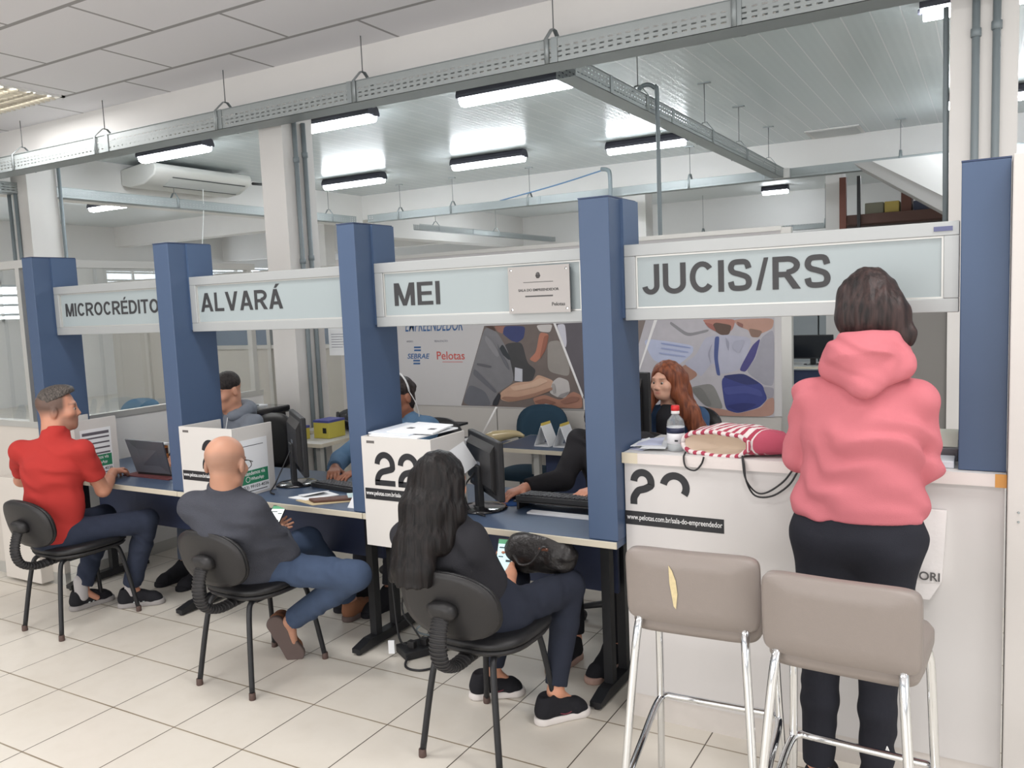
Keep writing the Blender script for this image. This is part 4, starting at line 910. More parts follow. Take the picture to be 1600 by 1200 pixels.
MB().lathe([(0, 0), (.0165, 0), (.0165, .012), (0, .012)], (-1.075, 3.14, 1.248), 24).build('cap_ring', M_white, t)
MB().lathe([(0, 0), (.017, 0), (.0165, .018), (.014, .021), (0, .021)], (-1.075, 3.14, 1.2605), 24).build('cap', mat('red_cap', (206, 48, 48), rough=.4), t)
t = thing('stapler', 'small black stapler behind the clear bottle', 'stapler', (-1.0, 3.25, 1.101))
MB().prism([(-1.06, 3.23, 1.101), (-1.06, 3.23, 1.125), (-1.05, 3.23, 1.145), (-.99, 3.23, 1.132), (-.955, 3.23, 1.12), (-.955, 3.23, 1.101)], (0, .045, 0)).build('body', M_black, t, bevel=.004)
t = thing('receipt_pile', 'scattered white slips left of the clear bottle', 'paper', (-1.2, 3.14, 1.1005))
random.seed(3)
for i in range(7):
    cx, cy, an = -1.2+random.uniform(-.06, .05), 3.16+random.uniform(-.07, .08), random.uniform(-.7, .7)
    q = [Vector((cx, cy, 0)) + Matrix.Rotation(an, 3, 'Z') @ Vector(v) for v in ((-.05, -.07, 0), (.05, -.07, 0), (.05, .07, 0), (-.05, .07, 0))]
    zz = 1.1008+i*.0028
    MB().prism([(max(v.x, -1.262), v.y, zz + (.008 if j == 2 else 0)) for j, v in enumerate(q)], (0, 0, .0015)).build('slip', M_paper if i % 3 else mat('lilac_paper', (196, 200, 222), rough=.8), t)
t = thing('folder_tray', 'white folder and dark tray beside rightmost blue post on the counter', 'folder', (-.14, 3.25, 1.101))
MB().box(-.23, 3.09, 1.1008, -.1, 3.2, 1.125, bev=.003).build('folder', mat('silver_folder', (202, 206, 212), rough=.4), t)
MB().box(-.225, 3.22, 1.1008, -.092, 3.45, 1.145, bev=.003).build('tray', mat('tray_grey', (108, 108, 112), rough=.5), t)
mb = MB(); P = [[(-.215+.12*i, 3.24+.018*j, 1.147+.05*math.sin(j/9*PI)) for j in range(10)] for i in range(2)]
mb.grid(P); mb.build('open_book', mat('book_paper', (202, 204, 192), rough=.7), t)
# drawstring bag: stripes on top, plain strawberry side, mouth open towards the bottle
M_str = stripe_material('red_white_stripes', (166, 62, 82), (218, 208, 206), .026, .55, (.70, -.71, 0), None, .092, (178, 78, 98))
M_pink = mat('strawberry_cloth', (196, 88, 108), rough=.85, bump=.3, bscale=350)
t = thing('drawstring_bag', 'red and white striped drawstring bag lying on tall counter', 'bag', (-.8, 3.15, 1.101))
def bag_pt(u, v):
    # u along the length (mouth 0 .. closed end 1), v around the section
    ax = Vector((-.90, 3.075, 0)).lerp(Vector((-.6, 3.31, 0)), u); sd = Vector((-.99, .12, 0)).lerp(Vector((-.7, .7, 0)), min(1, u*1.3)).normalized()
    wd = .115 + .05*math.sin(PI*min(1, u*1.15+.08)); hh = .024 + .032*math.sin(PI*min(1, u*1.1+.2))
    a = 2*PI*v; x = math.cos(a); zz = math.sin(a)
    wr = .004*math.sin(9*a+14*u) + .003*math.sin(23*u+5*x)
    p = ax + sd*(wd*math.copysign(abs(x)**.8, x)); p.z = 1.1015 + hh*(1+math.copysign(abs(zz)**.75, zz)) + max(0, wr)
    return p
nU, nV = 22, 36
V = [[bag_pt(i/(nU-1), j/nV) for j in range(nV)] for i in range(nU)]
mb = MB(); vv = [[mb.bm.verts.new(p) for p in r] for r in V]
for i in range(nU-1):
    for j in range(nV):
        mb.mi = 0
        f = mb._f([vv[i][j], vv[i+1][j], vv[i+1][(j+1) % nV], vv[i][(j+1) % nV]]); f.smooth = True
mb._f(vv[-1])
mb.build('cloth', [M_str, M_pink], t)
ins = MB(); ring = [V[0][j]*1 for j in range(nV)]; cc = sum(ring, Vector())/nV
r2 = [cc.lerp(p, .93) + Vector((.008, .01, .0)) for p in ring]; r3 = [cc.lerp(p, .6) + Vector((.05, .06, 0)) for p in ring]
q1 = [ins.bm.verts.new(p) for p in ring]; q2 = [ins.bm.verts.new(p) for p in r2]; q3 = [ins.bm.verts.new(p) for p in r3]
for a, b in ((q1, q2), (q2, q3)):
    for j in range(nV): f = ins._f([a[j], a[(j+1) % nV], b[(j+1) % nV], b[j]]); f.smooth = True
ins._f(q3); ins.build('lining', mat('cream_lining', (206, 188, 168), rough=.9), t)
MB().tube([cc.lerp(p, 1.03) for p in ring] + [cc.lerp(ring[0], 1.03)], .009, 8).build('gathered_hem', M_str, t)
c0 = Vector((-.79, 3.045, 1.112)); c1 = Vector((-1.01, 3.06, 1.112))
MB().tube(smooth_path([c0, (-.785, 3.032, 1.09), (-.775, 3.03, 1.03), (-.74, 3.03, .985), (-.7, 3.03, .985), (-.64, 3.03, 1.03), (-.6, 3.03, 1.085), (-.57, 3.04, 1.112)], 6), .0035, 6).build('drawcord', M_black, t)
MB().tube(smooth_path([c0, (-.78, 3.03, 1.085), (-.77, 3.02, 1.025), (-.74, 3.025, .972), (-.68, 3.025, .975), (-.62, 3.028, 1.02), (-.585, 3.03, 1.08), (-.56, 3.04, 1.114)], 6), .0035, 6).build('drawcord', M_black, t)
MB().tube(smooth_path([c1, (-1.01, 3.035, 1.095), (-1.0, 3.03, 1.06), (-.965, 3.028, 1.05), (-.94, 3.03, 1.075), (-.93, 3.03, 1.103)], 6), .0035, 6).build('drawcord', M_black, t)
# paper carrier hanging against the counter
t = thing('carrier_bag', 'white paper carrier bag lettered ORI hanging against the tall counter', 'bag', (-.26, 3.04, .67))
MB().hexa([Vector(v) for v in ((-.4, 3.0, .70), (-.4, 3.035, .966), (-.4, 3.058, .70), (-.4, 3.056, .966), (-.13, 3.0, .735), (-.118, 3.035, .966), (-.13, 3.058, .735), (-.118, 3.056, .966))]).build('paper_bag', mat('white_carrier', (226, 222, 220), rough=.5, bump=.3, bscale=18), t)
MB().prism([(-.22, 3.002, .735), (-.13, 3.002, .735), (-.165, 2.998, .672), (-.195, 2.998, .672)], (0, .02, 0)).build('folded_corner', MATS['white_carrier'], t)
mb = MB(); mb.text('ORI', .04, face_y(-.198, 2.9985, .738), depth=.0006, bold=.0006, width=.062); mb.build('lettering', mat('carrier_grey_print', (92, 90, 90)), t)

# ================================================================ UNDER AND BEHIND THE DESKS
t = thing('power_strip', 'black power strip with tangled plugs under the box numbered 22', 'power strip', (-2.42, 3.16, 0))
MB().box(-2.5, 3.1, .001, -2.36, 3.34, .04, rot=R(-32), bev=.004).build('strip', M_black, t)
for i in range(3): MB().box(-2.47+.035*i, 3.14+.055*i, .04, -2.43+.035*i, 3.17+.055*i, .075, bev=.004).build('plug', M_shell, t)
cord('black cable hanging from desk to power strip, with white tag', [(-2.60, 3.24, .72), (-2.605, 3.22, .45), (-2.58, 3.2, .2), (-2.53, 3.17, .05), (-2.45, 3.18, .05)], .006)
cord('second black cable looping down beside black desk leg', [(-2.56, 3.3, .72), (-2.53, 3.25, .4), (-2.55, 3.22, .2), (-2.47, 3.2, .12), (-2.42, 3.2, .06)], .005)
cord('grey cable coiled above power strip', [(-2.52, 3.34, .6), (-2.48, 3.28, .3), (-2.4, 3.24, .18), (-2.47, 3.22, .1), (-2.4, 3.27, .06)], .005, M_conduit)
cord('black cable lying in an arc on floor tiles', [(-2.44, 3.13, .03), (-2.4, 3.03, .006), (-2.31, 3.02, .006), (-2.25, 3.1, .006), (-2.22, 3.2, .006)], .006)
t = thing('cable_tag', 'white paper tag hanging from the cable by the power strip', 'tag', (-2.52, 3.1, .05)); MB().box(-2.545, 3.09, .02, -2.515, 3.1, .085, rot=R(25)).build('label', M_paper, t)

def swivel_chair(label, loc, rz, colour=None, back=True):
    t = thing('office_chair', label, 'chair', loc, rz, group='office chairs behind the desks', world=False); m = colour or M_leath
    cushion(MB(), .46, .44, lambda x, y, h: (x, y, .46+h), ((.7, -.02), (1, -.01), (1, .012), (.9, .03), (.5, .033))).build('seat', m, t)
    if back: cushion(MB(), .42, .40, lambda x, z, h: (x, -.23-.08*z-h+.3*x*x, .78+z), ((.7, -.025), (1, -.012), (1, .012), (.8, .025)), p=2.6).build('backrest', m, t)
    MB().tube([(0, -.12, .43), (0, -.27, .45), (0, -.275, .72)], .02, 8).build('back_bar', M_black, t)
    MB().lathe([(0, .1), (.03, .1), (.03, .3), (.02, .3), (.02, .44), (0, .44)], (0, 0, 0), 12).build('gas_post', M_black, t)
    for k in range(5):
        a = 2*PI*k/5+.3; e = Vector((math.cos(a)*.27, math.sin(a)*.27, .075))
        MB().tube([(0, 0, .12), e], [.024, .015], 8).build('base_arm', M_black, t)
        MB().lathe([(0, -.018), (.027, -.018), (.027, .018), (0, .018)], (e.x, e.y, .0275), 14, axis=(math.sin(a), -math.cos(a), 0)).build('castor', M_dark, t)
    return t
M_bluefab = mat('blue_fabric', (44, 92, 124), rough=.9, bump=.2, bscale=400); M_tealfab = mat('dark_teal_fabric', (34, 60, 78), rough=.9, bump=.2, bscale=400)
swivel_chair('office chair of clerk in black sleeves behind the MEI desk', (-1.62, 3.98, 0), R(180))
swivel_chair('office chair of clerk with headset behind the ALVARÁ desk', (-3.12, 4.18, 0), R(180))
swivel_chair('office chair of clerk in grey hoodie behind the MICROCRÉDITO desk', (-4.5, 4.08, 0), R(175))
swivel_chair('office chair of long red-haired clerk', (-1.72, 5.05, 0), R(170))
def fabric_chair(label, loc, rz, m):
    t = thing('fabric_chair', label, 'chair', loc, rz, world=False)
    cushion(MB(), .45, .43, lambda x, y, h: (x, y, .45+h), ((.8, -.02), (1, -.01), (1, .012), (.9, .03), (.5, .033))).build('seat', m, t)
    cushion(MB(), .44, .34, lambda x, z, h: (x, -.24-.15*z-h+.4*x*x, .76+z), ((.7, -.025), (1, -.012), (1, .012), (.8, .025)), p=2.5).build('backrest', m, t)
    for s in (-1, 1):
        MB().tube(smooth_path([(s*.2, .2, .01), (s*.18, .17, .42)], 3), .0125, 8).build('leg', M_blackmetal, t)
        MB().tube(smooth_path([(s*.2, -.22, .01), (s*.18, -.18, .42)], 3), .0125, 8).build('leg', M_blackmetal, t)
        MB().tube([(s*.09, -.18, .43), (s*.09, -.27, .5), (s*.09, -.262, .7)], .01, 8).build('back_bar', M_blackmetal, t)
    return t
fabric_chair('dark teal chair against the printed display wall, at rear desk', (-2.93, 5.25, 0), R(176), M_tealfab)
fabric_chair('blue chair seen through glass at the far left', (-8.05, 4.75, 0), R(150), M_bluefab)
fabric_chair('blue chair behind the partition, partly hidden by leftmost post', (-7.0, 4.9, 0), R(200), M_bluefab)

def rear_desk(name, label, pts, panel=None, legs=(), m=None, h=.75):
    c = sum((Vector((x, y, 0)) for x, y in pts), Vector())/len(pts)
    t = thing(name, label, 'desk', (c.x, c.y, 0))
    MB().prism([(x, y, h-.026) for x, y in pts], (0, 0, .0255)).build('desktop', m or M_desk, t)
    e = MB(); n = len(pts)
    for i in range(n):
        a, b = Vector((*pts[i], 0)), Vector((*pts[(i+1) % n], 0)); d = (b-a).normalized(); o = d.cross(Vector((0, 0, 1)))*.004
        e.prism([(a.x+o.x, a.y+o.y, h-.027), (b.x+o.x, b.y+o.y, h-.027), (b.x, b.y, h-.027), (a.x, a.y, h-.027)], (0, 0, .0268))
    e.build('edge_band', M_cream, t)
    if panel: MB().box(*panel).build('side_panel', M_navy, t)
    for x, y in legs: MB().box(x-.02, y-.02, 0, x+.02, y+.02, h-.026).build('leg', M_alu, t)
    return t
rear_desk('rear_desk', 'rear desk with standing calendars in front of display wall', [(-2.86, 4.68), (-1.95, 4.68), (-1.95, 5.2), (-2.86, 5.2)], (-2.5, 4.73, .04, -1.98, 4.75, .724), ((-2.56, 4.73), (-2.8, 5.14), (-2.0, 5.14)))
rr = [(-3.0+.12*math.sin(a), 4.72-.12*math.cos(a)) for a in np.linspace(0, PI/2, 6)]
rear_desk('rear_desk', 'rounded side desk left of the calendars, behind the MEI monitor', [(-3.6, 4.6)] + rr + [(-2.88, 4.95), (-3.6, 4.95)], None, ((-3.5, 4.66), (-2.95, 4.9), (-3.5, 4.9)))
rear_desk('side_table', 'pale-edged side table with yellow and blue boxes by the concrete column', [(-4.55, 4.42), (-4.15, 4.42), (-4.15, 5.35), (-4.8, 5.35), (-4.8, 4.9), (-4.55, 4.9)], None, ((-4.5, 4.46), (-4.2, 4.46), (-4.2, 5.3)), mat('pale_table', (186, 186, 184), rough=.5))
rear_desk('side_table', 'dark blue table carrying the black printer, left of concrete column', [(-5.2, 4.2), (-4.7, 4.2), (-4.7, 4.85), (-5.2, 4.85)], (-5.15, 4.22, .2, -4.75, 4.24, .724), ((-5.15, 4.8), (-4.75, 4.8), (-5.15, 4.25), (-4.75, 4.25)))
# calendars
for i, (x, lab) in enumerate(((-2.56, 'left of the two white tent calendars on the rear desk'), (-2.42, 'right of the two white tent calendars on the rear desk'))):
    t = thing('tent_calendar', lab, 'calendar', (x, 4.84, .7505), group='tent calendars')
    y0, y1 = 4.79, 4.93
    for s, nm in ((-1, 'front_leaf'), (1, 'rear_leaf')):
        MB().prism([(x+s*.058, y0, .751), (x+s*.053, y0, .751), (x-.002, y0, .89), (x+.002, y0, .89)] if s < 0 else [(x+.053, y0, .751), (x+.058, y0, .751), (x+.003, y0, .89), (x-.001, y0, .89)], (0, y1-y0, 0)).build(nm, M_paper, t)
    MB().box(x-.057, y0, .7508, x+.057, y1, .754).build('foot', M_paper, t)
    MB().prism([(x-.0045, y0+.005, .885), (x+.0045, y0+.005, .885), (x+.001, y0+.005, .905), (x-.001, y0+.005, .905)], (0, y1-y0-.01, 0)).build('binding', mat('calendar_yellow', (214, 190, 90)), t)
t = thing('desk_ornament', 'glossy beige hand-shaped ornament on the rounded side desk', 'ornament', (-2.84, 4.8, .7505))
MB().tube(smooth_path([(-2.98, 4.72, .79), (-2.92, 4.745, .80), (-2.85, 4.77, .815), (-2.76, 4.8, .825), (-2.7, 4.815, .81)], 5), [.02, .026, .032, .036, .04, .042, .044, .044, .042, .04, .038, .036, .034, .032, .028, .025, .022, .02, .016, .012, .01], 14).build('moulding', mat('gloss_beige', (178, 162, 124), rough=.2, coat=.6), t)
MB().lathe([(0, 0), (.055, 0), (.055, .008), (.02, .014), (.02, .035), (0, .035)], (-2.9, 4.76, .7505), 20).build('stand', M_steel, t)
t = thing('pen_holder', 'dark holder with a slanting white stick on the rounded side desk', 'holder', (-3.0, 4.7, .7505))
MB().lathe([(0, 0), (.035, 0), (.037, .07), (.033, .07), (.031, .006), (0, .006)], (-3.0, 4.7, .7505), 20).build('cup', M_black, t)
MB().tube([(-3.0, 4.7, .765), (-2.87, 4.75, 1.01)], .006, 8).build('stick', M_white, t)
t = thing('letter_tray', 'black letter tray with pale label behind box numbered 22', 'tray', (-3.3, 4.7, .7505))
MB().box(-3.5, 4.66, .7505, -3.2, 4.7, .9, bev=.004).build('front', M_black, t); MB().box(-3.5, 4.7, .7505, -3.2, 4.9, .77).build('base', M_black, t); MB().box(-3.5, 4.7, .86, -3.2, 4.9, .875).build('upper_tray', M_black, t); MB().box(-3.44, 4.657, .85, -3.28, 4.66, .88).build('label', mat('pink_label', (196, 180, 180)), t)
tag(MB().box(-3.17, 4.72, .7505, -2.98, 4.9, .775).build('document_pile', M_paper), 'pile of white documents on the rounded side desk', 'paper')
# by the column: boxes, backpack, printer
for lab, q, c1 in (('larger yellow and blue carton on pale side table', (-4.4, 4.62, -4.25, 4.8, .885), (190, 178, 78)), ('smaller yellow carton with dark mark on pale side table', (-4.5, 4.5, -4.42, 4.6, .85), (196, 182, 84))):
    t = thing('ink_carton', lab, 'box', ((q[0]+q[2])/2, (q[1]+q[3])/2, .7505), group='ink cartons')
    MB().box(q[0], q[1], .751, q[2], q[3], q[4], bev=.002).build('carton', mat('carton_%d' % c1[0], c1, rough=.6), t)
    MB().box(q[0]-.001, q[1]-.001, q[4]-.016, q[2]+.001, q[3]+.001, q[4]+.0015).build('blue_top', mat('carton_blue', (74, 78, 138), rough=.6), t)
    MB().box(q[2]-.06, q[1]-.0015, .79, q[2]-.025, q[1], .83).build('mark', M_vinyl, t)
t = thing('backpack', 'black backpack lying on pale side table beside the blue post', 'backpack', (-4.35, 5.05, .7505))
MB().ball((-4.38, 5.05, .835), .1, 18, (1.45, 1.3, .85)).ball((-4.28, 5.0, .82), .08, 16, (1.2, 1.1, .9)).build('bag', mat('black_nylon', (36, 37, 40), rough=.6, bump=.5, bscale=25), t)
MB().tube(smooth_path([(-4.45, 4.95, .9), (-4.4, 4.9, .86), (-4.3, 4.89, .84), (-4.22, 4.92, .8)], 5), .012, 8, flat=.4).build('strap', M_black, t)
t = thing('printer', 'black office printer with papers on top, left of the concrete column', 'printer', (-4.95, 4.5, .7505))
MB().box(-5.17, 4.3, .7505, -4.75, 4.7, .93, bev=.01).build('body', M_black, t); MB().box(-5.19, 4.28, .93, -4.72, 4.72, .985, bev=.012).build('scanner_lid', mat('gloss_black', (26, 26, 29)), t); MB().box(-5.12, 4.24, .79, -4.8, 4.3, .81).build('output_tray', M_shell, t)
tag(MB().box(-5.1, 4.4, .986, -4.86, 4.62, .996).build('papers', M_paper), 'papers lying on top of the black printer', 'paper')
for lab, c in (('left spectacle case on black printer', (-5.08, 4.5)), ('right silver scissors-like pen set on black printer', (-4.9, 4.5))):
    t = thing('desk_tool', lab, 'tool', (c[0], c[1], .997)); MB().lathe([(0, 0), (.05, 0), (.052, .006), (.03, .012), (0, .012)], (c[0], c[1], .997), 16).build('dish', M_steel, t)
t = thing('wall_notice', 'printed white notice on the pale panel, left of the blue post before MEI', 'notice', (-4.8, 5.455, 1.43))
MB().box(-4.95, 5.452, 1.31, -4.74, 5.459, 1.545).build('sheet', M_paper, t)
mb = MB()
for i in range(6): mb.box(-4.92, 5.4505, 1.49-i*.022, -4.77-(i % 3)*.012, 5.452, 1.494-i*.022)
mb.build('text_lines', mat('caption_grey', (110, 112, 128)), t)
MB().box(-4.95, 5.459, 1.31, -4.74, 5.47, 1.545).build('backing', M_alu, t)
# dark screen left of the red-haired clerk
rear_desk('rear_desk', 'desk of long red-haired clerk, mostly behind the tall counter', [(-2.1, 4.3), (-1.1, 4.3), (-1.1, 4.67), (-2.1, 4.67)], (-2.05, 4.32, .2, -1.15, 4.34, .724), ((-2.05, 4.61), (-1.15, 4.61)))
monitor('black monitor seen from behind, left of red-haired clerk', (-1.86, 4.45, .7505), R(-12), w=.42, h=.46)
# far office at right
rear_desk('far_desk', 'far grey desk with monitors beyond the end of display wall', [(-3.3, 10.7), (-1.6, 10.7), (-1.6, 11.4), (-3.3, 11.4)], (-3.2, 10.75, .2, -1.7, 10.77, .7), ((-3.2, 11.3), (-1.7, 11.3), (-3.25, 10.75)), mat('pale_table', (186, 186, 184)))
monitor('far black monitor, square on to the hall, beside pink hoodie', (-1.95, 11.0, .7505), R(180), w=.5, h=.3)
monitor('far black monitor, turned edge-on beside end of display wall', (-2.6, 10.9, .7505), R(115), w=.5, h=.36)
t = thing('printer', 'far dark printer between the two far monitors', 'printer', (-2.35, 11.0, .7505)); MB().box(-2.45, 10.85, .7505, -2.24, 11.2, 1.12, bev=.01).build('body', M_shell, t); MB().box(-2.44, 10.82, 1.12, -2.25, 11.2, 1.17, bev=.006).build('lid', M_greyp, t)
fabric_chair('far black chair under the far desk', (-2.3, 10.35, 0), R(0), M_leath)
t = thing('filing_cabinets', 'row of tall grey filing cabinets far behind pink hoodie', 'cabinet', (-1.6, 14.3, 0))
for i in range(5):
    x = -3.2+i*.82; d = MB().box(x, 14.0, .02, x+.8, 14.5, 1.95, bev=.006).build('cabinet_body', mat('cabinet_grey', (146, 152, 156), rough=.45), t)
    MB().box(x+.36, 13.985, 1.0, x+.44, 14.0, 1.03).build('handle', M_steel, d)
# stair and storage mezzanine at the upper right
t = thing('staircase', 'white stair flight sloping down to the right below the back tray', 'stairs', (-.6, 10.6, 2.6))
MB().prism([(-1.4, 10.5, 3.12), (-1.2, 10.5, 3.12), (-.2, 10.5, 2.48), (2.0, 10.5, 1.08), (2.0, 10.5, .9), (-.2, 10.5, 2.3)], (0, .9, 0)).build('soffit', mat('stair_grey', (168, 166, 164), rough=.7), t)
MB().prism([(-1.2, 10.49, 3.12), (2.0, 10.49, 3.12), (2.0, 10.49, 1.08)], (0, .92, 0)).build('side_wall', M_white, t)
t = thing('storage_shelf', 'brown mezzanine shelf carrying boxes under the stair flight', 'shelf', (-1.0, 11.8, 2.5))
MB().box(-1.68, 11.6, 2.5, .4, 12.0, 2.62).build('shelf_beam', mat('brown_board', (84, 58, 50), rough=.6), t)
MB().box(-1.71, 11.55, 0, -1.63, 11.63, 3.1).build('post', mat('red_brown_post', (104, 62, 50), rough=.6), t)
MB().box(-1.5, 11.55, 0, -1.46, 11.6, 3.1).build('post', M_shell, t)
MB().box(-1.68, 11.98, 2.0, .4, 12.0, 2.5).build('rear_board', mat('rear_board_grey', (96, 88, 88), rough=.7), t)
for lab, q, c in (('green-grey carton on the mezzanine shelf', (-1.42, 2.621, -1.2, 2.76), (126, 124, 108)), ('yellowish carton on the mezzanine shelf', (-1.19, 2.621, -1.02, 2.76), (176, 156, 84)), ('brown carton on the mezzanine shelf', (-1.0, 2.621, -.88, 2.86), (98, 64, 54)), ('dark blue bundle on the mezzanine shelf', (-.86, 2.621, -.55, 2.74), (62, 66, 84)), ('black bundle at the right of mezzanine shelf', (-.53, 2.621, -.2, 2.7), (56, 54, 56))):
    t = thing('storage_box', lab, 'box', ((q[0]+q[2])/2, 11.8, q[1]), group='boxes on the mezzanine'); MB().box(q[0], 11.66, q[1], q[2], 11.95, q[3], bev=.01).build('carton', mat('box_%d_%d_%d' % c, c, rough=.7), t)
# ceiling vent plate
t = thing('ceiling_hatch', 'white square hatch plate on the office ceiling at right', 'hatch', (-1.75, 11.65, 3.7)); MB().box(-2.1, 11.35, 3.688, -1.45, 11.95, 3.7).build('frame', M_white, t); MB().box(-2.06, 11.39, 3.684, -1.49, 11.91, 3.688).build('panel', mat('vent_grey', (206, 208, 208)), t)
# white low cabinet in the glazed front at far left
t = thing('low_cabinet', 'low pale cabinet end beside chair of man in red polo', 'cabinet', (-5.3, 3.2, 0)); MB().box(-5.7, 3.0, .02, -5.3, 3.085, .7, bev=.004).build('body', mat('pale_cabinet', (206, 200, 192), rough=.6), t)
# ================================================================ PEOPLE: smooth distance fields turned into one continuous skin
V3 = lambda *a: np.array(a if len(a) == 3 else a[0], dtype=np.float32)
def unit(v): v = np.asarray(v, dtype=np.float32); return v/(np.linalg.norm(v)+1e-9)
class F:
    """list of soft shapes -> mesh by surface nets"""
    def __init__(s): s.p = []
    def cap(s, a, b, ra, rb=None, k=.02, w=None, ws=1.0, op='+', cut=None):
        a, b = V3(a), V3(b); rb = ra if rb is None else rb; m = max(ra, rb)*max(1, ws)+k+.01
        def f(X, Y, Z):
            d = b-a; L = float(d@d)+1e-9; x, y, z = X-a[0], Y-a[1], Z-a[2]
            t = np.clip((x*d[0]+y*d[1]+z*d[2])/L, 0, 1); x, y, z = x-d[0]*t, y-d[1]*t, z-d[2]*t
            if w is not None:
                u = unit(w); q = (x*u[0]+y*u[1]+z*u[2])*(1-1/ws); x, y, z = x-u[0]*q, y-u[1]*q, z-u[2]*q
            D = np.sqrt(x*x+y*y+z*z)-(ra+(rb-ra)*t)
            if cut is not None:
                c, n = V3(cut[0]), unit(cut[1]); D = np.maximum(D, (X-c[0])*n[0]+(Y-c[1])*n[1]+(Z-c[2])*n[2])
            return D
        s.p.append((op, f, np.minimum(a, b)-m, np.maximum(a, b)+m, k)); return s
    def chain(s, pts, rs, **kw):
        for i in range(len(pts)-1): s.cap(pts[i], pts[i+1], rs[i], rs[i+1], **kw)
        return s
    def ell(s, c, r, M=None, k=.02, op='+'):
        c, r = V3(c), V3(r); M = np.eye(3, dtype=np.float32) if M is None else np.asarray(M, dtype=np.float32); m = float(max(r))+k+.01
        def f(X, Y, Z):
            x, y, z = X-c[0], Y-c[1], Z-c[2]; q = [(x*M[i, 0]+y*M[i, 1]+z*M[i, 2])/r[i] for i in range(3)]
            k0 = np.sqrt(q[0]**2+q[1]**2+q[2]**2)+1e-6; k1 = np.sqrt((q[0]/r[0])**2+(q[1]/r[1])**2+(q[2]/r[2])**2)+1e-6
            return k0*(k0-1)/k1
        s.p.append((op, f, c-m, c+m, k)); return s
    def half(s, c, n):
        c, n = V3(c), unit(n)
        s.p.append(('&', lambda X, Y, Z: (X-c[0])*n[0]+(Y-c[1])*n[1]+(Z-c[2])*n[2], None, None, 0)); return s
    def mesh(s, name, m, parent, h=.006, fold=None, color=None, smooth=1):
        lo = np.min([q[2] for q in s.p if q[0] == '+'], axis=0)-.01; hi = np.max([q[3] for q in s.p if q[0] == '+'], axis=0)+.01
        n = np.ceil((hi-lo)/h).astype(int)+1; D = np.full(n, .5, dtype=np.float32)
        ax = [(lo[i]+h*np.arange(n[i])).astype(np.float32) for i in range(3)]
        for op, f, a, b, k in s.p:
            if a is None: sl = tuple(slice(0, n[i]) for i in range(3))
            else:
                i0 = np.clip(np.floor((a-lo)/h).astype(int), 0, n-1); i1 = np.clip(np.ceil((b-lo)/h).astype(int)+1, 1, n); sl = tuple(slice(i0[i], i1[i]) for i in range(3))
            X, Y, Z = ax[0][sl[0]][:, None, None], ax[1][sl[1]][None, :, None], ax[2][sl[2]][None, None, :]
            d = f(X, Y, Z).astype(np.float32); o = D[sl]
            if op == '+':
                if k > 0: t = np.clip(.5+.5*(o-d)/k, 0, 1); D[sl] = o+(d-o)*t-k*t*(1-t)
                else: D[sl] = np.minimum(o, d)
            elif op == '-':
                t = np.clip(.5-.5*(o+d)/max(k, 1e-4), 0, 1); D[sl] = o+(-d-o)*t+k*t*(1-t)
            else: D[sl] = np.maximum(o, d)
        if fold is not None:
            X, Y, Z = ax[0][:, None, None], ax[1][None, :, None], ax[2][None, None, :]
            D += np.where(np.abs(D) < .05, fold(X, Y, Z), 0).astype(np.float32)
        D[0] = D[-1] = .1; D[:, 0] = D[:, -1] = .1; D[:, :, 0] = D[:, :, -1] = .1
        S = D < 0; cs = [(i, j, k) for i in (0, 1) for j in (0, 1) for k in (0, 1)]
        N = n-1; cnt = np.zeros(N, dtype=np.int8)
        for i, j, k in cs: cnt += S[i:i+N[0], j:j+N[1], k:k+N[2]]
        act = np.argwhere((cnt > 0) & (cnt < 8)); idm = np.full(N, -1, dtype=np.int32); idm[tuple(act.T)] = np.arange(len(act))
        val = {c: D[act[:, 0]+c[0], act[:, 1]+c[1], act[:, 2]+c[2]] for c in cs}
        P = np.zeros((len(act), 3)); q = np.zeros(len(act))
        for c in cs:
            for a in range(3):
                if c[a]: continue
                e = list(c); e[a] = 1; e = tuple(e); v0, v1 = val[c], val[e]; mk = (v0 < 0) != (v1 < 0)
                t = np.where(mk, v0/(v0-v1+1e-12), 0); pt = np.tile(np.array(c, float), (len(act), 1)); pt[:, a] = t
                P += pt*mk[:, None]; q += mk
        P = lo+(act+P/q[:, None])*h
        faces = []
        for a in range(3):
            b, c = (a+1) % 3, (a+2) % 3; sl0 = [slice(1, -1)]*3; sl1 = [slice(1, -1)]*3
            sl0[a] = slice(0, -1); sl1[a] = slice(1, None)
            A, B = S[tuple(sl0)], S[tuple(sl1)]; e = np.argwhere(A != B); fl = A[tuple(e.T)]
            base = e+1; base[:, a] = e[:, a]
            ids = []
            for ob, oc in ((0, 0), (1, 0), (1, 1), (0, 1)):
                z = base.copy(); z[:, b] -= ob; z[:, c] -= oc; ids.append(idm[tuple(z.T)])
            Q = np.stack(ids, 1); Q[~fl] = Q[~fl][:, ::-1]; faces.append(Q)
        Q = np.concatenate(faces); Q = Q[(Q >= 0).all(1)]
        for _ in range(smooth):      # one pass of neighbour averaging takes the grid steps off
            acc = np.zeros_like(P); w = np.zeros(len(P))
            for i in range(4):
                for j in (1, 3): np.add.at(acc, Q[:, i], P[Q[:, (i+j) % 4]]); np.add.at(w, Q[:, i], 1)
            P = P*.4+.6*acc/np.maximum(w, 1)[:, None]
        off = np.array(WORLD[parent.name]) if parent is not None and parent.name in WORLD else np.zeros(3)
        me = bpy.data.meshes.new(name); me.vertices.add(len(P)); me.vertices.foreach_set('co', (P-off).astype(np.float32).ravel())
        me.loops.add(len(Q)*4); me.loops.foreach_set('vertex_index', Q.astype(np.int32).ravel())
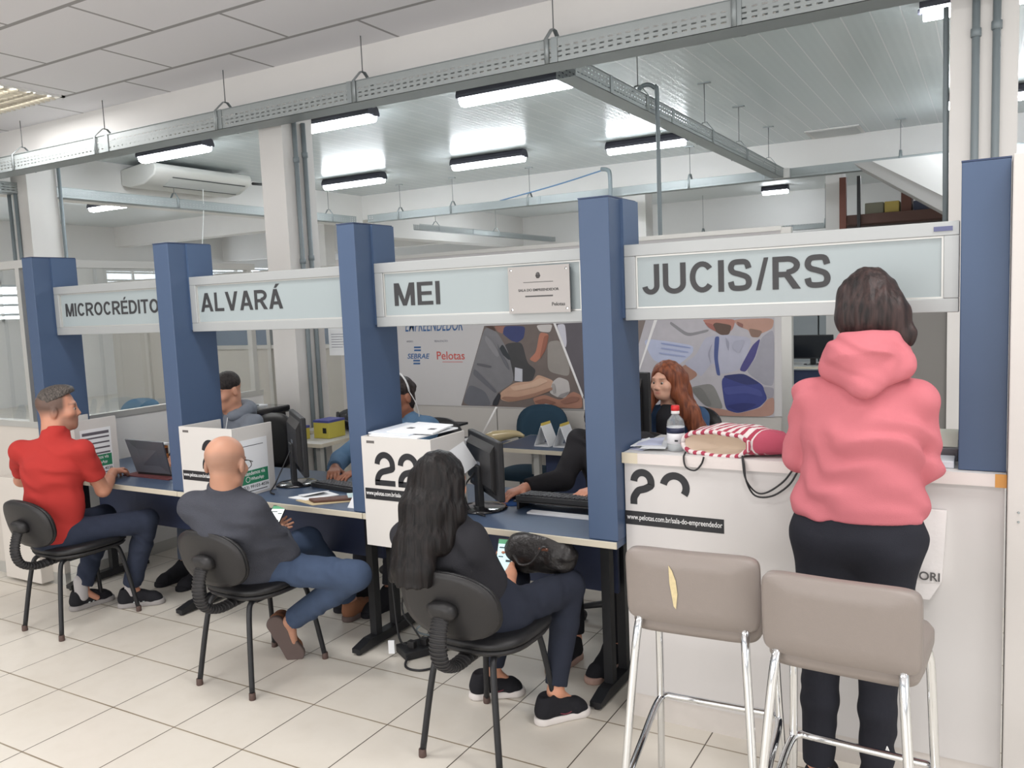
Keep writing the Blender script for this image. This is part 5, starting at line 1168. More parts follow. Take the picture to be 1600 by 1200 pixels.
        me.polygons.add(len(Q)); me.polygons.foreach_set('loop_start', np.arange(0, len(Q)*4, 4, dtype=np.int32)); me.polygons.foreach_set('loop_total', np.full(len(Q), 4, dtype=np.int32))
        me.polygons.foreach_set('use_smooth', np.ones(len(Q), dtype=bool)); me.update(); me.validate()
        if color is not None:
            at = me.color_attributes.new('Col', 'FLOAT_COLOR', 'POINT'); c = np.ones((len(P), 4), dtype=np.float32); c[:, :3] = color(P); at.data.foreach_set('color', c.ravel())
        for mm in (m if isinstance(m, (list, tuple)) else [m]): me.materials.append(mm)
        o = bpy.data.objects.new(name, me); C.objects.link(o)
        if parent is not None: o.parent = parent; WORLD[o.name] = Vector(off)
        return o
def folds(amp, wl, seed=0, d=(0.5, 0.2, 1.0)):
    r = np.random.RandomState(seed); u = unit(d); w = 2*PI/wl; ph = r.rand(6)*6
    a, b = unit(r.randn(3)), unit(r.randn(3))
    def f(X, Y, Z):
        q = 1.6*np.sin(w*.45*(a[0]*X+a[1]*Y+a[2]*Z)+ph[0]) + 1.1*np.sin(w*.8*(b[0]*X+b[1]*Y+b[2]*Z)+ph[1])
        e = .5+.5*np.sin(w*.3*(b[0]*X+a[1]*Y+b[2]*Z)+ph[2])
        return amp*e*np.sin(w*(u[0]*X+u[1]*Y+u[2]*Z)+q)
    return f
def hframe(f, up=(0, 0, 1)):
    y = unit(f); x = unit(np.cross(y, V3(up))); z = np.cross(x, y); return np.stack([x, y, z])     # rows: right, forward, up
def head(S, c, f, sc=1.0, neck=None, nr=.056, male=True, up=(0, 0, 1)):
    M = hframe(f, up); c = V3(c); L = lambda x, y, z: c+(M[0]*x+M[1]*y+M[2]*z)*sc; e = lambda p, r, k=.02, op='+': S.ell(L(*p), np.array(r)*sc, M, k=k, op=op)
    e((0, -.018, .034), (.077, .096, .081)); e((0, .022, -.03), (.062, .072, .082), .03); e((0, .048, -.078), (.043, .042, .036), .03)
    if male: S.cap(L(-.045, .0, -.07), L(-.012, .07, -.1), .02*sc, .018*sc, k=.02); S.cap(L(.045, .0, -.07), L(.012, .07, -.1), .02*sc, .018*sc, k=.02)
    S.cap(L(-.038, .076, .022), L(.038, .076, .022), .011*sc, k=.018)
    for s in (-1, 1):
        e((s*.031, .099, -.002), (.017, .014, .010), .012, '-'); e((s*.046, .06, -.025), (.02, .022, .018), .03)
        e((s*.08, -.014, -.012), (.012, .019, .031), .008); e((s*.091, -.006, -.008), (.004, .008, .015), .005, '-')
    S.cap(L(0, .084, .006), L(0, .102, -.03), .008*sc, .011*sc, k=.012); S.cap(L(-.012, .094, -.036), L(.012, .094, -.036), .008*sc, k=.008)
    S.cap(L(-.02, .082, -.058), L(.02, .082, -.058), .006*sc, k=.009); S.cap(L(-.017, .081, -.069), L(.017, .081, -.069), .007*sc, k=.009)
    S.cap(L(0, .085, -.0635), L(.001, .085, -.0635), .0001, k=.001)
    if neck is not None: S.cap(L(0, -.03, -.05), neck, nr, nr*1.12, k=.035)
    return M, L
def head_color(c, M, sc, skin, hairc=None, hair_fn=None, stub=None, lips=(176, 96, 92), brow=(70, 52, 44)):
    c = V3(c); S0 = np.array(lin(skin)); Lp = np.array(lin(lips)); Bw = np.array(lin(brow))
    def f(P):
        q = (P-c)@M.T/sc; x, y, z = q[:, 0], q[:, 1], q[:, 2]; r = np.tile(S0, (len(P), 1))
        n = .5+.5*np.sin(61*x+9)*np.sin(53*y+2)*np.sin(47*z); r *= (.94+.1*n)[:, None]
        if stub is not None:
            w = np.clip((-.03-z)/.02, 0, 1)*np.clip((.13+z)/.03, 0, 1)*np.clip((y+.0)/.03, 0, 1); r = r*(1-.6*w[:, None])+np.array(lin(stub))*.6*w[:, None]
        if hair_fn is not None:
            w = np.clip(hair_fn(x, y, z), 0, 1)[:, None]; r = r*(1-w)+np.array(lin(hairc))*w
        w = (np.exp(-((z+.0635)/.009)**2)*np.exp(-(x/.02)**4)*(y > .07))[:, None]; r = r*(1-.8*w)+Lp*.8*w
        w = (np.exp(-((z-.024-.1*np.abs(np.abs(x)-.03))/.0055)**2)*np.exp(-((np.abs(x)-.034)/.02)**4)*(y > .055))[:, None]; r = r*(1-.8*w)+Bw*.8*w
        return r
    return f
def eyes(parent, L, sc, iris=(70, 54, 44)):
    for s in (-1, 1):
        b = MB(); b.ball(L(s*.031, .0745, -.002), .0125*sc, 14); e = b.build('eye', mat('eye_white', (176, 170, 166), rough=.2), parent)
        d = V3(L(s*.031, .0845, -.002)); MB().ball(d, .0066*sc, 10).build('iris', mat('iris_%d' % iris[0], iris, rough=.15), e)
def hand(S, w, d, n, side, curl=(.5, .6, .65, .7), thumb=.6, sc=1.0, r0=.0088):
    """w wrist, d towards the fingers, n palm normal; side +1 puts the thumb on d x n"""
    d = unit(d); n = unit(np.asarray(n)-d*float(np.dot(n, d))); l = np.cross(d, n)*side; w = V3(w)
    kn = []
    for i, o in enumerate((.030, .011, -.008, -.026)):
        b = w+d*(.084-.004*abs(i-1))*sc+l*o*sc; S.cap(w+d*.012+l*o*.55*sc, b, .0135*sc, .0115*sc, k=.012); kn.append(b)
    for i, b in enumerate(kn):
        L = np.array((.040, .025, .020))*(.94, 1.0, .95, .78)[i]*sc; p = b; a = 0; sp = l*(.06, .02, -.03, -.09)[i]
        for j in range(3):
            a += curl[i]*(1, 1.15, .8)[j]; u = unit(d*math.cos(a)+n*math.sin(a)+sp*max(0, math.cos(a))); q = p+u*L[j]; S.cap(p, q, (r0-.0006*j)*sc, (r0-.0006*(j+1))*sc, k=.003); p = q
    b = w+d*.022*sc+l*.024*sc; q = b+unit(l*.75+d*.6+n*.35)*.042*sc; S.cap(w+d*.015*sc+l*.012*sc, b, .014*sc, .0135*sc, k=.012); S.cap(b, q, .0125*sc, .0105*sc, k=.008)
    q2 = q+unit(d*.85+l*(.45-thumb*.7)+n*thumb)*.032*sc; S.cap(q, q2, .0102*sc, .009*sc, k=.003); q3 = q2+unit(d*.9+l*(.2-thumb)+n*thumb)*.024*sc; S.cap(q2, q3, .009*sc, .0076*sc, k=.003)
    return S
def limb(S, a, b, c, ra, rb, rc, k=.02):
    S.cap(a, b, ra, rb, k=k); S.cap(b, c, rb, rc, k=k)
def body(J, S=None, thin=1.0, feet=True):
    S = S or F(); r = thin
    S.cap(J['pel'], J['chest'], .085*r, .09*r, k=.04, w=J['lat'], ws=1.3); S.cap(J['chest'], J['neck'], .085*r, .05*r, k=.04, w=J['lat'], ws=1.3)
    for s in 'LR':
        S.cap(J['chest'], J['sh'+s], .05*r, .046*r, k=.04)
        limb(S, J['sh'+s], J['el'+s], J['wr'+s], .046*r, .039*r, .027, .02); e, w = V3(J['el'+s]), V3(J['wr'+s]); S.cap(e+(w-e)*.12, e+(w-e)*.5, .04*r, .036*r, k=.02)
        if 'hip'+s in J:
            limb(S, J['hip'+s], J['kn'+s], J['an'+s], .07*r, .05*r, .034, .03); 
            if feet: S.cap(J['an'+s], V3(J['an'+s])+V3(J.get('ft'+s, (0, 1, 0)))*.08+V3(0, 0, -.062), .026, .016, k=.02)
    return S
def shirt(J, r=1.0, sl=1.0, sr=.058, hem=None, waist=1.0, belly=0, bulk=0.0, ws=1.38, ak=.03):
    """torso with sleeves; sl = how far down the arm the sleeves go (0..2)"""
    S = F(); P, Ch, N = V3(J['pel']), V3(J['chest']), V3(J['neck']); lat = J['lat']; mid = P*.55+Ch*.45
    S.cap(P, mid, .118*waist+bulk, .108*waist+bulk, k=.03, w=lat, ws=ws); S.cap(mid, Ch, .108*waist+bulk, .122*r+bulk, k=.05, w=lat, ws=ws); S.cap(Ch, Ch*.35+N*.65, .122*r+bulk, .068*r+bulk*.5, k=.06, w=lat, ws=ws)
    S.cap(N-(N-Ch)*.3, N-(N-Ch)*.04, .076*r, .06, k=.03)
    if belly: S.ell(mid+V3(J['fwd'])*.06, (.13, .11, .12), None, k=.06)
    for s in 'LR':
        sh, el, wr = V3(J['sh'+s]), V3(J['el'+s]), V3(J['wr'+s])
        S.cap(N*.5+Ch*.5, sh, .07, sr*1.12, k=.05)
        if sl <= 1: e = sh+(el-sh)*sl; S.cap(sh, e, sr*1.08, sr, k=.02, cut=(e, el-sh))
        else:
            S.cap(sh, el, sr*1.08, sr*.93, k=ak); e = el+(wr-el)*(sl-1); S.cap(el, e, sr*.93, sr*.72, k=.02, cut=(e, wr-el))
    if hem is not None: S.half((0, 0, hem), (0, 0, -1))
    return S
def collar(S, N, top, r=.072, h=.022):
    """stand of a collar round the neck, from N towards the head"""
    N = V3(N); a = unit(V3(top)-N); S.cap(N-a*.03, N+a*.04, r*1.06, r*.96, k=.01, cut=(N+a*h, a-V3(0, .35, 0)*0))
def trousers(J, rt=.083, rk=.064, ra=.05, k=.03, rp=.115, pel=True, top=None, ws=1.4):
    S = F(); P = V3(J['pel'])
    if pel: S.cap(P+V3(0, 0, .03), P-V3(0, 0, .02), rp*.95, rp, k=.03, w=J['lat'], ws=ws)
    for s in 'LR':
        a, b, c = V3(J['hip'+s]), V3(J['kn'+s]), V3(J['an'+s])
        S.cap(a, b, rt, rk, k=.05); e = b+(c-b)*.93; S.cap(b, b+(c-b)*.35, rk, rk*.93, k=.02); S.cap(b+(c-b)*.35, e, rk*.93, ra, k=.02, cut=(e, c-b))
    if top is not None: S.half((0, 0, top), (0, 0, 1))
    return S
def shoe(parent, heel, d, up=(0, 0, 1), L=.27, upper=None, sole=None, stripe=None, high=.0, w=1.0):
    """heel = ground point under the heel's back, d = towards the toe"""
    y = unit(d); z = unit(V3(up)-y*float(np.dot(V3(up), y))); x = np.cross(y, z); h = V3(heel); T = lambda a, b, c: h+x*a*w+y*b+z*c; q = L/.27
    S = F()
    S.cap(T(0, .045, .052), T(0, .20*q, .04), .036, .036, k=.02, w=x, ws=1.05*w); S.cap(T(0, .2*q, .036), T(.004, .225*q, .03), .036, .03, k=.02, w=x, ws=1.25*w); S.cap(T(0, .045, .05), T(0, .06, .085+high), .036, .037, k=.02); S.cap(T(0, .06, .088+high), T(0, .14*q, .062), .037, .033, k=.03)
    S.ell(T(0, .055, .125+high), (.028, .032, .022), np.stack([x, y, z]), k=.008, op='-')
    S.half(T(0, 0, .016), -z)
    o = S.mesh('shoe', upper, parent, h=.004)
    B = F(); B.cap(T(0, .04, .013), T(0, .1*q, .013), .04, .036, k=.01, w=x, ws=w); B.cap(T(0, .1*q, .013), T(.004, .222*q, .013), .036, .045, k=.02, w=x, ws=w); B.half(T(0, 0, .0), -z); B.half(T(0, 0, .031), z)
    so = B.mesh('sole', sole, o, h=.004)
    if stripe:
        for i in range(3):
            for sd in (1, -1):
                MB().prism([T(sd*.0365, .095+.025*i, .032), T(sd*.0365, .105+.025*i, .032), T(sd*.026, .120+.025*i, .068), T(sd*.026, .110+.025*i, .068)], Vector(x*sd*.003)).build('side_stripe', stripe, o)
    return o
def person(label, loc): return thing('person', label, 'person', loc)
M_skin = attr_material('skin', rough=.52, bump=.04, bscale=500, sub=.12)
def cloth(name, rgb, bump=.25, bs=420, noise=.05, ns=30, rough=.9): return mat(name, rgb, rough=rough, bump=bump, bscale=bs, noise=noise, nscale=ns, spec=.25)
M_denim = cloth('dark_denim', (48, 54, 70), .35, 600, .18, 24); M_denim2 = cloth('blue_denim', (66, 80, 104), .35, 600, .22, 14)
M_solewhite = mat('white_rubber', (212, 206, 202), rough=.6); M_shoeblack = cloth('black_knit', (36, 36, 40), .3, 500)

# ---------------------------------------------------------------- man in the red polo
t = person('man in red polo shirt sitting sideways at leftmost desk, face in profile', (-4.5, 2.66, 0))
J = dict(pel=(-4.5, 2.65, .545), chest=(-4.49, 2.665, .90), neck=(-4.50, 2.70, 1.07), shL=(-4.655, 2.595, 1.0), shR=(-4.315, 2.735, 1.0), elL=(-4.87, 2.70, .80), elR=(-4.355, 2.86, .745), wrL=(-4.67, 2.89, .80), wrR=(-4.53, 3.05, .80),
         hipL=(-4.60, 2.67, .53), hipR=(-4.41, 2.70, .53), knL=(-4.66, 3.05, .52), knR=(-4.26, 3.05, .53), anL=(-4.665, 2.87, .11), anR=(-4.41, 3.02, .11), lat=(.93, .36, 0), fwd=(-.36, .93, 0), ftR=(.7, .7, 0), ftL=(.4, .9, 0))
S = body(J, thin=.95); hc = (-4.515, 2.745, 1.222); M_, L_ = head(S, hc, (.62, .80, -.03), 1.0, J['neck'], .06)
hand(S, J['wrR'], (-.55, .8, -.02), (0, .1, -1), -1, (.35, .4, .45, .5)); hand(S, J['wrL'], (.85, .5, -.02), (0, .1, -1), 1, (.35, .4, .45, .5))
fade = lambda x, y, z: .85*np.clip((z+.045-.35*np.maximum(0, y))/.05, 0, 1)*np.clip((.045-y)/.02, 0, 1)
S.mesh('body', M_skin, t, h=.005, color=head_color(hc, M_, 1, (188, 134, 110), (66, 60, 56), fade, (128, 98, 84)))
eyes(t, L_, 1)
H = F(); H.ell(L_(0, -.012, .052), (.078, .094, .078), M_, k=.02); H.ell(L_(0, .03, .1), (.05, .055, .03), M_, k=.03); H.cap(L_(-.03, .06, .1), L_(.035, .055, .105), .018, .02, k=.02)
H.half(L_(0, -.1, .02), -(M_[2]*.86+M_[1]*-.35)); H.half(L_(0, .082, 0), M_[1])
H.mesh('hair', hair_material('short_grey_brown_hair', (52, 48, 46), (104, 96, 90), 160, (1, 1, .35)), t, h=.004, fold=folds(.002, .022, 3, M_[1]+.4*M_[2]))
S = shirt(J, .98, .66, .054, .50, waist=1.06, ws=1.3); N = V3(J['neck'])
collar(S, N+V3(-.002, .006, .022), L_(0, -.02, -.05), .072, .018)
polo = cloth('red_polo_cloth', (172, 54, 50), .3, 500, .05, 18); S.mesh('polo_shirt', polo, t, h=.006, fold=folds(.0045, .11, 5, (.3, .3, .9)))
trousers(J, .082, .066, .052, rp=.11).mesh('jeans', M_denim, t, h=.006, fold=folds(.004, .09, 8, (.6, .4, .6)))
grey_sole = mat('grey_rubber', (150, 146, 144), rough=.7); stripe = mat('pale_stripe', (206, 216, 214), rough=.5)
for a, d in ((V3(-4.475, 2.962, 0), (.70, .71, 0)), (V3(-4.69, 2.80, 0), (.12, .99, 0))): shoe(t, a, d, upper=M_shoeblack, sole=grey_sole, stripe=stripe)
for s in 'LR':
    a = V3(J['an'+s]); F().cap(a+V3(0, 0, .06), a-V3(0, 0, .03), .04, .038).mesh('sock', mat('grey_sock', (170, 166, 166), rough=.9), t, h=.006)

# ---------------------------------------------------------------- bald man with the phone
t = person('bald man with glasses slouching in grey jumper, looking at his phone', (-2.98, 2.66, 0))
J = dict(pel=(-2.97, 2.68, .545), chest=(-2.97, 2.545, .79), neck=(-2.96, 2.515, .91), shL=(-3.13, 2.49, .845), shR=(-2.845, 2.56, .835), elL=(-3.24, 2.68, .64), elR=(-2.822, 2.73, .605), wrL=(-3.15, 2.88, .655), wrR=(-2.985, 2.86, .645),
         hipL=(-3.07, 2.72, .52), hipR=(-2.88, 2.72, .52), knL=(-3.02, 3.08, .54), knR=(-2.53, 2.87, .485), anL=(-3.05, 3.4, .11), anR=(-2.96, 2.86, .20), lat=(.97, .22, 0), fwd=(-.22, .97, 0), ftR=(0, .2, -.6), ftL=(0, 1, 0))
S = body(J, thin=.95); hc = (-2.955, 2.54, 1.048); M_, L_ = head(S, hc, (-.34, .90, -.2), 1.05, J['neck'], .049)
hand(S, J['wrR'], (-.8, .5, .0), (-.2, -.3, .9), -1, (.15, .2, .25, .3), .2); hand(S, J['wrL'], (.55, .6, -.1), (.3, -.3, .9), 1, (.15, .2, .25, .3), .2)
rim = lambda x, y, z: .38*np.clip((.055-z)/.03, 0, 1)*np.clip((z+.06)/.03, 0, 1)*np.clip((.03-y)/.02, 0, 1)
S.mesh('body', M_skin, t, h=.005, color=head_color(hc, M_, 1, (186, 138, 114), (128, 106, 94), rim, (150, 128, 118)))
eyes(t, L_, 1)
g = MB()
for s in (-1, 1):
    g.tube([L_(s*.081, -.012, .012), L_(s*.079, .04, .013), L_(s*.07, .098, .008)], .0022, 6)
for s in (-1, 1): g.tube([V3(L_(s*.035+.027*math.cos(a), .104, -.004+.02*math.sin(a))) for a in np.linspace(0, 2*PI, 19)], .0018, 6)
g.tube([L_(-.009, .106, .004), L_(.009, .106, .004)], .0018, 6); g.build('glasses', mat('dark_spectacle_frame', (58, 46, 42), rough=.3, metal=.4), t)
S = shirt(J, 1.02, 1.93, .061, .44, waist=1.08, bulk=.004, ws=1.3); N = V3(J['neck']); collar(S, N+V3(0, .004, .03), L_(0, -.02, -.05), .071, .018)
S.mesh('jumper', cloth('charcoal_fleece', (70, 72, 80), .5, 260, .08, 40), t, h=.006, fold=folds(.006, .13, 11, (.4, .2, .9)))
trousers(J, .082, .068, .056, rp=.115).mesh('jeans', M_denim2, t, h=.006, fold=folds(.004, .09, 9, (.7, .4, .4)))
brown = mat('tan_suede', (132, 88, 62), rough=.8, bump=.2); shoe(t, (-3.03, 2.80, .225), (.32, .30, -.90), (-.55, .80, .1), upper=brown, sole=mat('taupe_sole', (98, 84, 80), rough=.8), high=.02, w=1.1)
shoe(t, (-3.05, 3.34, 0), (0, 1, 0), upper=brown, sole=MATS['taupe_sole'])
def phone(label, c, d, n, scr, hd):
    d = unit(d); n = unit(np.asarray(n)-d*float(np.dot(n, d))); l = np.cross(d, n); c = V3(c); Q = lambda a, b, e: Vector(c+l*a+d*b+n*e)
    t = thing('smartphone', label, 'phone', tuple(float(v) for v in c))
    MB().hexa([Q(a, b, e) for a in (-.037, .037) for b in (-.076, .076) for e in (0, .008)], .002).build('case', M_black, t)
    MB().hexa([Q(a, b, e) for a in (-.034, .034) for b in (-.07, .07) for e in (.0082, .0086)]).build('screen', mat('phone_screen_%d' % scr[0], scr, rough=.2, emit=.9), t)
    MB().hexa([Q(a, b, e) for a in (-.034, .034) for b in (.05, .07) for e in (.0086, .0089)]).build('screen_header', mat('phone_header', hd, rough=.2, emit=.5), t)
    b = MB()
    for x, y, w2, h2 in ((-.028, .03, .03, .006), (-.028, -.01, .02, .005), (.008, .018, .022, .006), (.004, -.03, .024, .01)): b.hexa([Q(a, q, e) for a in (x, x+w2) for q in (y, y+h2) for e in (.0086, .0089)])
    b.build('screen_text', mat('screen_text', (70, 84, 90), rough=.3), t)
    return t
phone('phone with green-topped screen in the hands of bald man', (-3.08, 2.925, .69), (-.25, .75, .55), (.2, -.6, .8), (226, 232, 226), (84, 142, 108))

# ---------------------------------------------------------------- woman with long black hair
t = person('woman with very long black hair sitting in black T-shirt, phone in hand', (-1.7, 2.62, 0))
J = dict(pel=(-1.70, 2.63, .545), chest=(-1.755, 2.535, .78), neck=(-1.775, 2.505, .93), shL=(-1.92, 2.475, .845), shR=(-1.665, 2.53, .85), elL=(-1.96, 2.66, .63), elR=(-1.615, 2.665, .57), wrL=(-1.87, 2.87, .60), wrR=(-1.70, 2.87, .60),
         hipL=(-1.79, 2.66, .52), hipR=(-1.60, 2.66, .52), knL=(-1.77, 3.02, .53), knR=(-1.505, 3.01, .53), anL=(-1.87, 2.96, .115), anR=(-1.53, 2.90, .115), lat=(.97, .22, 0), fwd=(-.22, .97, 0), ftR=(.6, .8, 0), ftL=(.79, .6, 0))
S = body(J, thin=.9); hc = (-1.785, 2.535, 1.05); M_, L_ = head(S, hc, (.22, .95, -.2), .96, J['neck'], .048, False)
hand(S, J['wrR'], (-.55, .7, .25), (-.6, -.35, .6), -1, (.5, .6, .65, .7), .6, .92); hand(S, J['wrL'], (.5, .75, .1), (.5, -.2, .8), 1, (.5, .6, .65, .7), .6, .92)
S.mesh('body', M_skin, t, h=.005, color=head_color(hc, M_, .96, (206, 148, 120)))
eyes(t, L_, .96)
H = F(); H.ell(L_(0, -.02, .035), (.083, .099, .087), M_, k=.02)
H.chain([L_(-.01, -.03, .0), (-1.80, 2.435, .97), (-1.80, 2.385, .86), (-1.80, 2.352, .77), (-1.795, 2.335, .71)], [.076, .062, .056, .052, .048], k=.03, w=(1, .1, 0), ws=1.5)
H.chain([L_(.065, .0, -.01), (-1.715, 2.50, .95), (-1.72, 2.43, .84)], [.035, .045, .035], k=.03); H.chain([L_(-.07, .0, -.01), (-1.865, 2.47, .95), (-1.88, 2.41, .82), (-1.89, 2.36, .72)], [.035, .045, .04, .03], k=.03)
H.ell(L_(0, .085, -.035), (.056, .06, .085), M_, op='-', k=.01); H.half((0, 0, .712), (0, 0, -1))
H.mesh('hair', hair_material('long_black_hair', (11, 10, 11), (32, 27, 26), 70, (1, 1, .03)), t, h=.005, fold=lambda X, Y, Z: .0016*np.sin(150*X+3*np.sin(6*Z)+60*Y)+.0008*np.sin(390*X+2.5*np.sin(8*Z)))
S = shirt(J, .86, .7, .052, .445, waist=.98, ws=1.25)
S.mesh('t_shirt', cloth('black_jersey', (46, 46, 50), .2, 400, .06, 20), t, h=.006, fold=folds(.006, .12, 21, (.6, .2, .8)))
trousers(J, .083, .064, .046, rp=.12).mesh('jeans', cloth('navy_black_denim', (44, 48, 60), .3, 600, .1, 20), t, h=.006, fold=folds(.003, .09, 13, (.6, .5, .5)))
M_mar = mat('maroon_mark', (112, 44, 58), rough=.6)
for a, d in ((V3(-1.585, 2.815, 0), (.60, .80, 0)), (V3(-1.955, 2.895, 0), (.79, .61, 0))):
    o = shoe(t, a, d, L=.25, upper=M_shoeblack, sole=M_solewhite); y = unit(d); x = np.cross(y, V3(0, 0, 1))
    T = lambda p, q, r: Vector(a+x*p+y*q+V3(0, 0, r))
    MB().tube(smooth_path([T(.037, .09, .05), T(.0385, .12, .036), T(.038, .15, .042), T(.03, .165, .058)], 4), .0035, 6).build('side_mark', M_mar, o)
phone('phone with chat on screen in the right hand of long-haired woman', (-1.752, 2.92, .655), (-.2, .62, .75), (.35, -.7, .62), (176, 204, 208), (36, 122, 100))
t = thing('handbag', 'black leather handbag on the lap of long-haired woman', 'handbag', (-1.62, 3.0, .59))
S = F(); S.cap((-1.71, 2.97, .655), (-1.53, 3.0, .655), .075, .07, k=.02, w=(.2, -1, 0), ws=.8); S.cap((-1.70, 2.97, .70), (-1.54, 3.0, .70), .05, .045, k=.03, w=(.2, -1, 0), ws=.7)
S.mesh('bag', mat('black_leather', (40, 38, 38), rough=.35, bump=.4, bscale=60), t, h=.006, fold=folds(.006, .07, 31, (.8, .1, .5)))
MB().tube(smooth_path([(-1.70, 2.9, .67), (-1.66, 2.885, .64), (-1.61, 2.89, .655), (-1.575, 2.91, .71), (-1.56, 2.92, .715)], 6), .009, 8, flat=.5).build('handle', MATS['black_leather'], t)
MB().box(-1.585, 2.905, .703, -1.545, 2.915, .712).build('buckle', mat('copper_buckle', (128, 88, 72), rough=.4, metal=.5), t)

# ---------------------------------------------------------------- person in the pink hoodie
t = person('person in pink hoodie and black trousers standing at the tall counter', (-.35, 2.8, 0))
J = dict(pel=(-.362, 2.80, .96), chest=(-.345, 2.785, 1.27), neck=(-.338, 2.80, 1.475), shL=(-.492, 2.79, 1.372), shR=(-.195, 2.79, 1.365), elL=(-.548, 2.845, 1.165), elR=(-.178, 2.845, 1.15), wrL=(-.45, 3.07, 1.145), wrR=(-.25, 3.09, 1.145),
         hipL=(-.46, 2.80, .90), hipR=(-.275, 2.80, .90), knL=(-.476, 2.80, .49), knR=(-.298, 2.80, .49), anL=(-.486, 2.80, .10), anR=(-.305, 2.80, .10), lat=(1, 0, 0), fwd=(0, 1, 0))
S = body(J, thin=.95); hc = (-.345, 2.86, 1.635); M_, L_ = head(S, hc, (-.30, .88, -.36), .98, (-.338, 2.81, 1.46), .052, False)
hand(S, J['wrL'], (.55, .8, -.12), (0, -.1, -1), 1, (.35, .4, .45, .5), .5, .95); hand(S, J['wrR'], (-.5, .85, -.12), (0, -.1, -1), -1, (.35, .4, .45, .5), .5, .95)
S.mesh('body', M_skin, t, h=.0055, color=head_color(hc, M_, .98, (208, 150, 126))); eyes(t, L_, .98)
H = F(); H.ell(L_(0, -.02, .035), (.09, .102, .09), M_, k=.02); H.ell((-.33, 2.80, 1.615), (.098, .075, .075), None, k=.04); H.cap((-.31, 2.79, 1.64), (-.235, 2.785, 1.572), .06, .034, k=.03); H.cap((-.245, 2.785, 1.585), (-.205, 2.78, 1.575), .03, .01, k=.02); H.cap((-.30, 2.80, 1.545), (-.225, 2.785, 1.55), .04, .022, k=.03); H.cap((-.33, 2.84, 1.72), (-.27, 2.80, 1.64), .05, .055, k=.04)
H.ell(L_(0, .085, -.03), (.06, .06, .09), M_, op='-', k=.01); H.half((0, 0, 1.53), (0, 0, -1))
H.mesh('hair', hair_material('dark_brown_bob', (30, 26, 26), (68, 52, 50), 60, (1, 1, .12)), t, h=.005, fold=lambda X, Y, Z: .002*np.sin(110*X+4*np.sin(9*Z)+60*Y)+.001*np.sin(300*X+3*np.sin(11*Z)))
M_hood = cloth('salmon_pink_fleece', (194, 112, 120), .25, 500, .03, 14)
S = shirt(J, .98, 1.97, .058, None, waist=1.08, bulk=.0, ws=1.4, ak=.008); S.cap((-.362, 2.80, 1.03), (-.362, 2.80, 1.015), .128, .126, k=.012, w=(1, 0, 0), ws=1.6); S.half((0, 0, .99), (0, 0, -1))
S.mesh('hoodie', M_hood, t, h=.006, fold=folds(.0065, .10, 41, (.35, .2, .95)))
S = F(); ring = [V3(-.338+.094*math.cos(a), 2.80+.086*math.sin(a), 1.50-.035*math.sin(a)+.014*math.cos(a)) for a in np.linspace(-.05*PI-PI, .05*PI, 15)]
for i in range(14): S.cap(ring[i], ring[i+1], .03, .03, k=.02, w=(0, 0, 1), ws=1.3)
S.cap((-.338, 2.70, 1.50), (-.328, 2.672, 1.415), .07, .02, k=.04, w=(1, 0, 0), ws=1.4); S.cap((-.43, 2.74, 1.46), (-.33, 2.668, 1.42), .036, .026, k=.04); S.cap((-.235, 2.74, 1.475), (-.325, 2.668, 1.42), .045, .026, k=.04)
S.cap((-.338, 2.82, 1.50), (-.338, 2.82, 1.66), .068, .085, op='-', k=.015)
S.mesh('hood', M_hood, t, h=.005, fold=folds(.004, .07, 44, (.7, .2, .7)))
MB().tube(smooth_path([(-.30, 2.681, 1.55), (-.312, 2.652, 1.49), (-.33, 2.64, 1.42)], 6), .0022, 6).build('hood_seam', cloth('seam_pink', (196, 96, 106)), t)
J2 = dict(J); S = trousers(J2, .1, .062, .05, rp=.128, top=1.03, ws=1.55); S.mesh('trousers', cloth('black_track_trousers', (40, 41, 48), .2, 500, .06, 18), t, h=.006, fold=folds(.004, .12, 47, (.3, .2, .9)))
mb = MB()
for ch, z in (('A', .235), ('C', .31), ('I', .36), ('B', .41), ('O', .455)):
    mb.text(ch, .03, Matrix.Translation((-.276 + .02*(z-.2), 2.752, z)) @ Matrix.Rotation(R(50), 4, 'Z') @ Matrix(((1, 0, 0, 0), (0, 0, -1, 0), (0, 1, 0, 0), (0, 0, 0, 1))), depth=.0008, bold=.0004)
mb.build('leg_lettering', MATS['white_vinyl'], t)
MB().tube(smooth_path([(-.53, 2.75, 1.0), (-.545, 2.745, .93), (-.545, 2.75, .86)], 5), .002, 6).build('side_piping', MATS['white_vinyl'], t)
for x in (-.486, -.305): shoe(t, (x, 2.735, 0), (0, 1, 0), L=.26, upper=M_shoeblack, sole=M_solewhite)

# ---------------------------------------------------------------- clerk with long red hair
t = person('clerk with long red hair and denim jacket sitting behind the tall counter', (-1.72, 5.0, 0))
J = dict(pel=(-1.72, 5.06, .55), chest=(-1.715, 5.0, .86), neck=(-1.72, 4.95, 1.035), shL=(-1.555, 4.96, .955), shR=(-1.875, 4.99, .955), elL=(-1.49, 4.86, .74), elR=(-1.95, 4.84, .76), wrL=(-1.6, 4.64, .785), wrR=(-1.85, 4.62, .785), hipL=(-1.63, 5.02, .53), hipR=(-1.81, 5.02, .53), knL=(-1.6, 4.68, .52), knR=(-1.84, 4.68, .52), anL=(-1.6, 4.72, .1), anR=(-1.84, 4.72, .1), lat=(1, 0, 0), fwd=(0, -1, 0), ftL=(0, -1, 0), ftR=(0, -1, 0))
S = body(J, thin=.9); hc = (-1.735, 4.905, 1.185); M_, L_ = head(S, hc, (-.30, -.95, -.06), .97, J['neck'], .05, False)
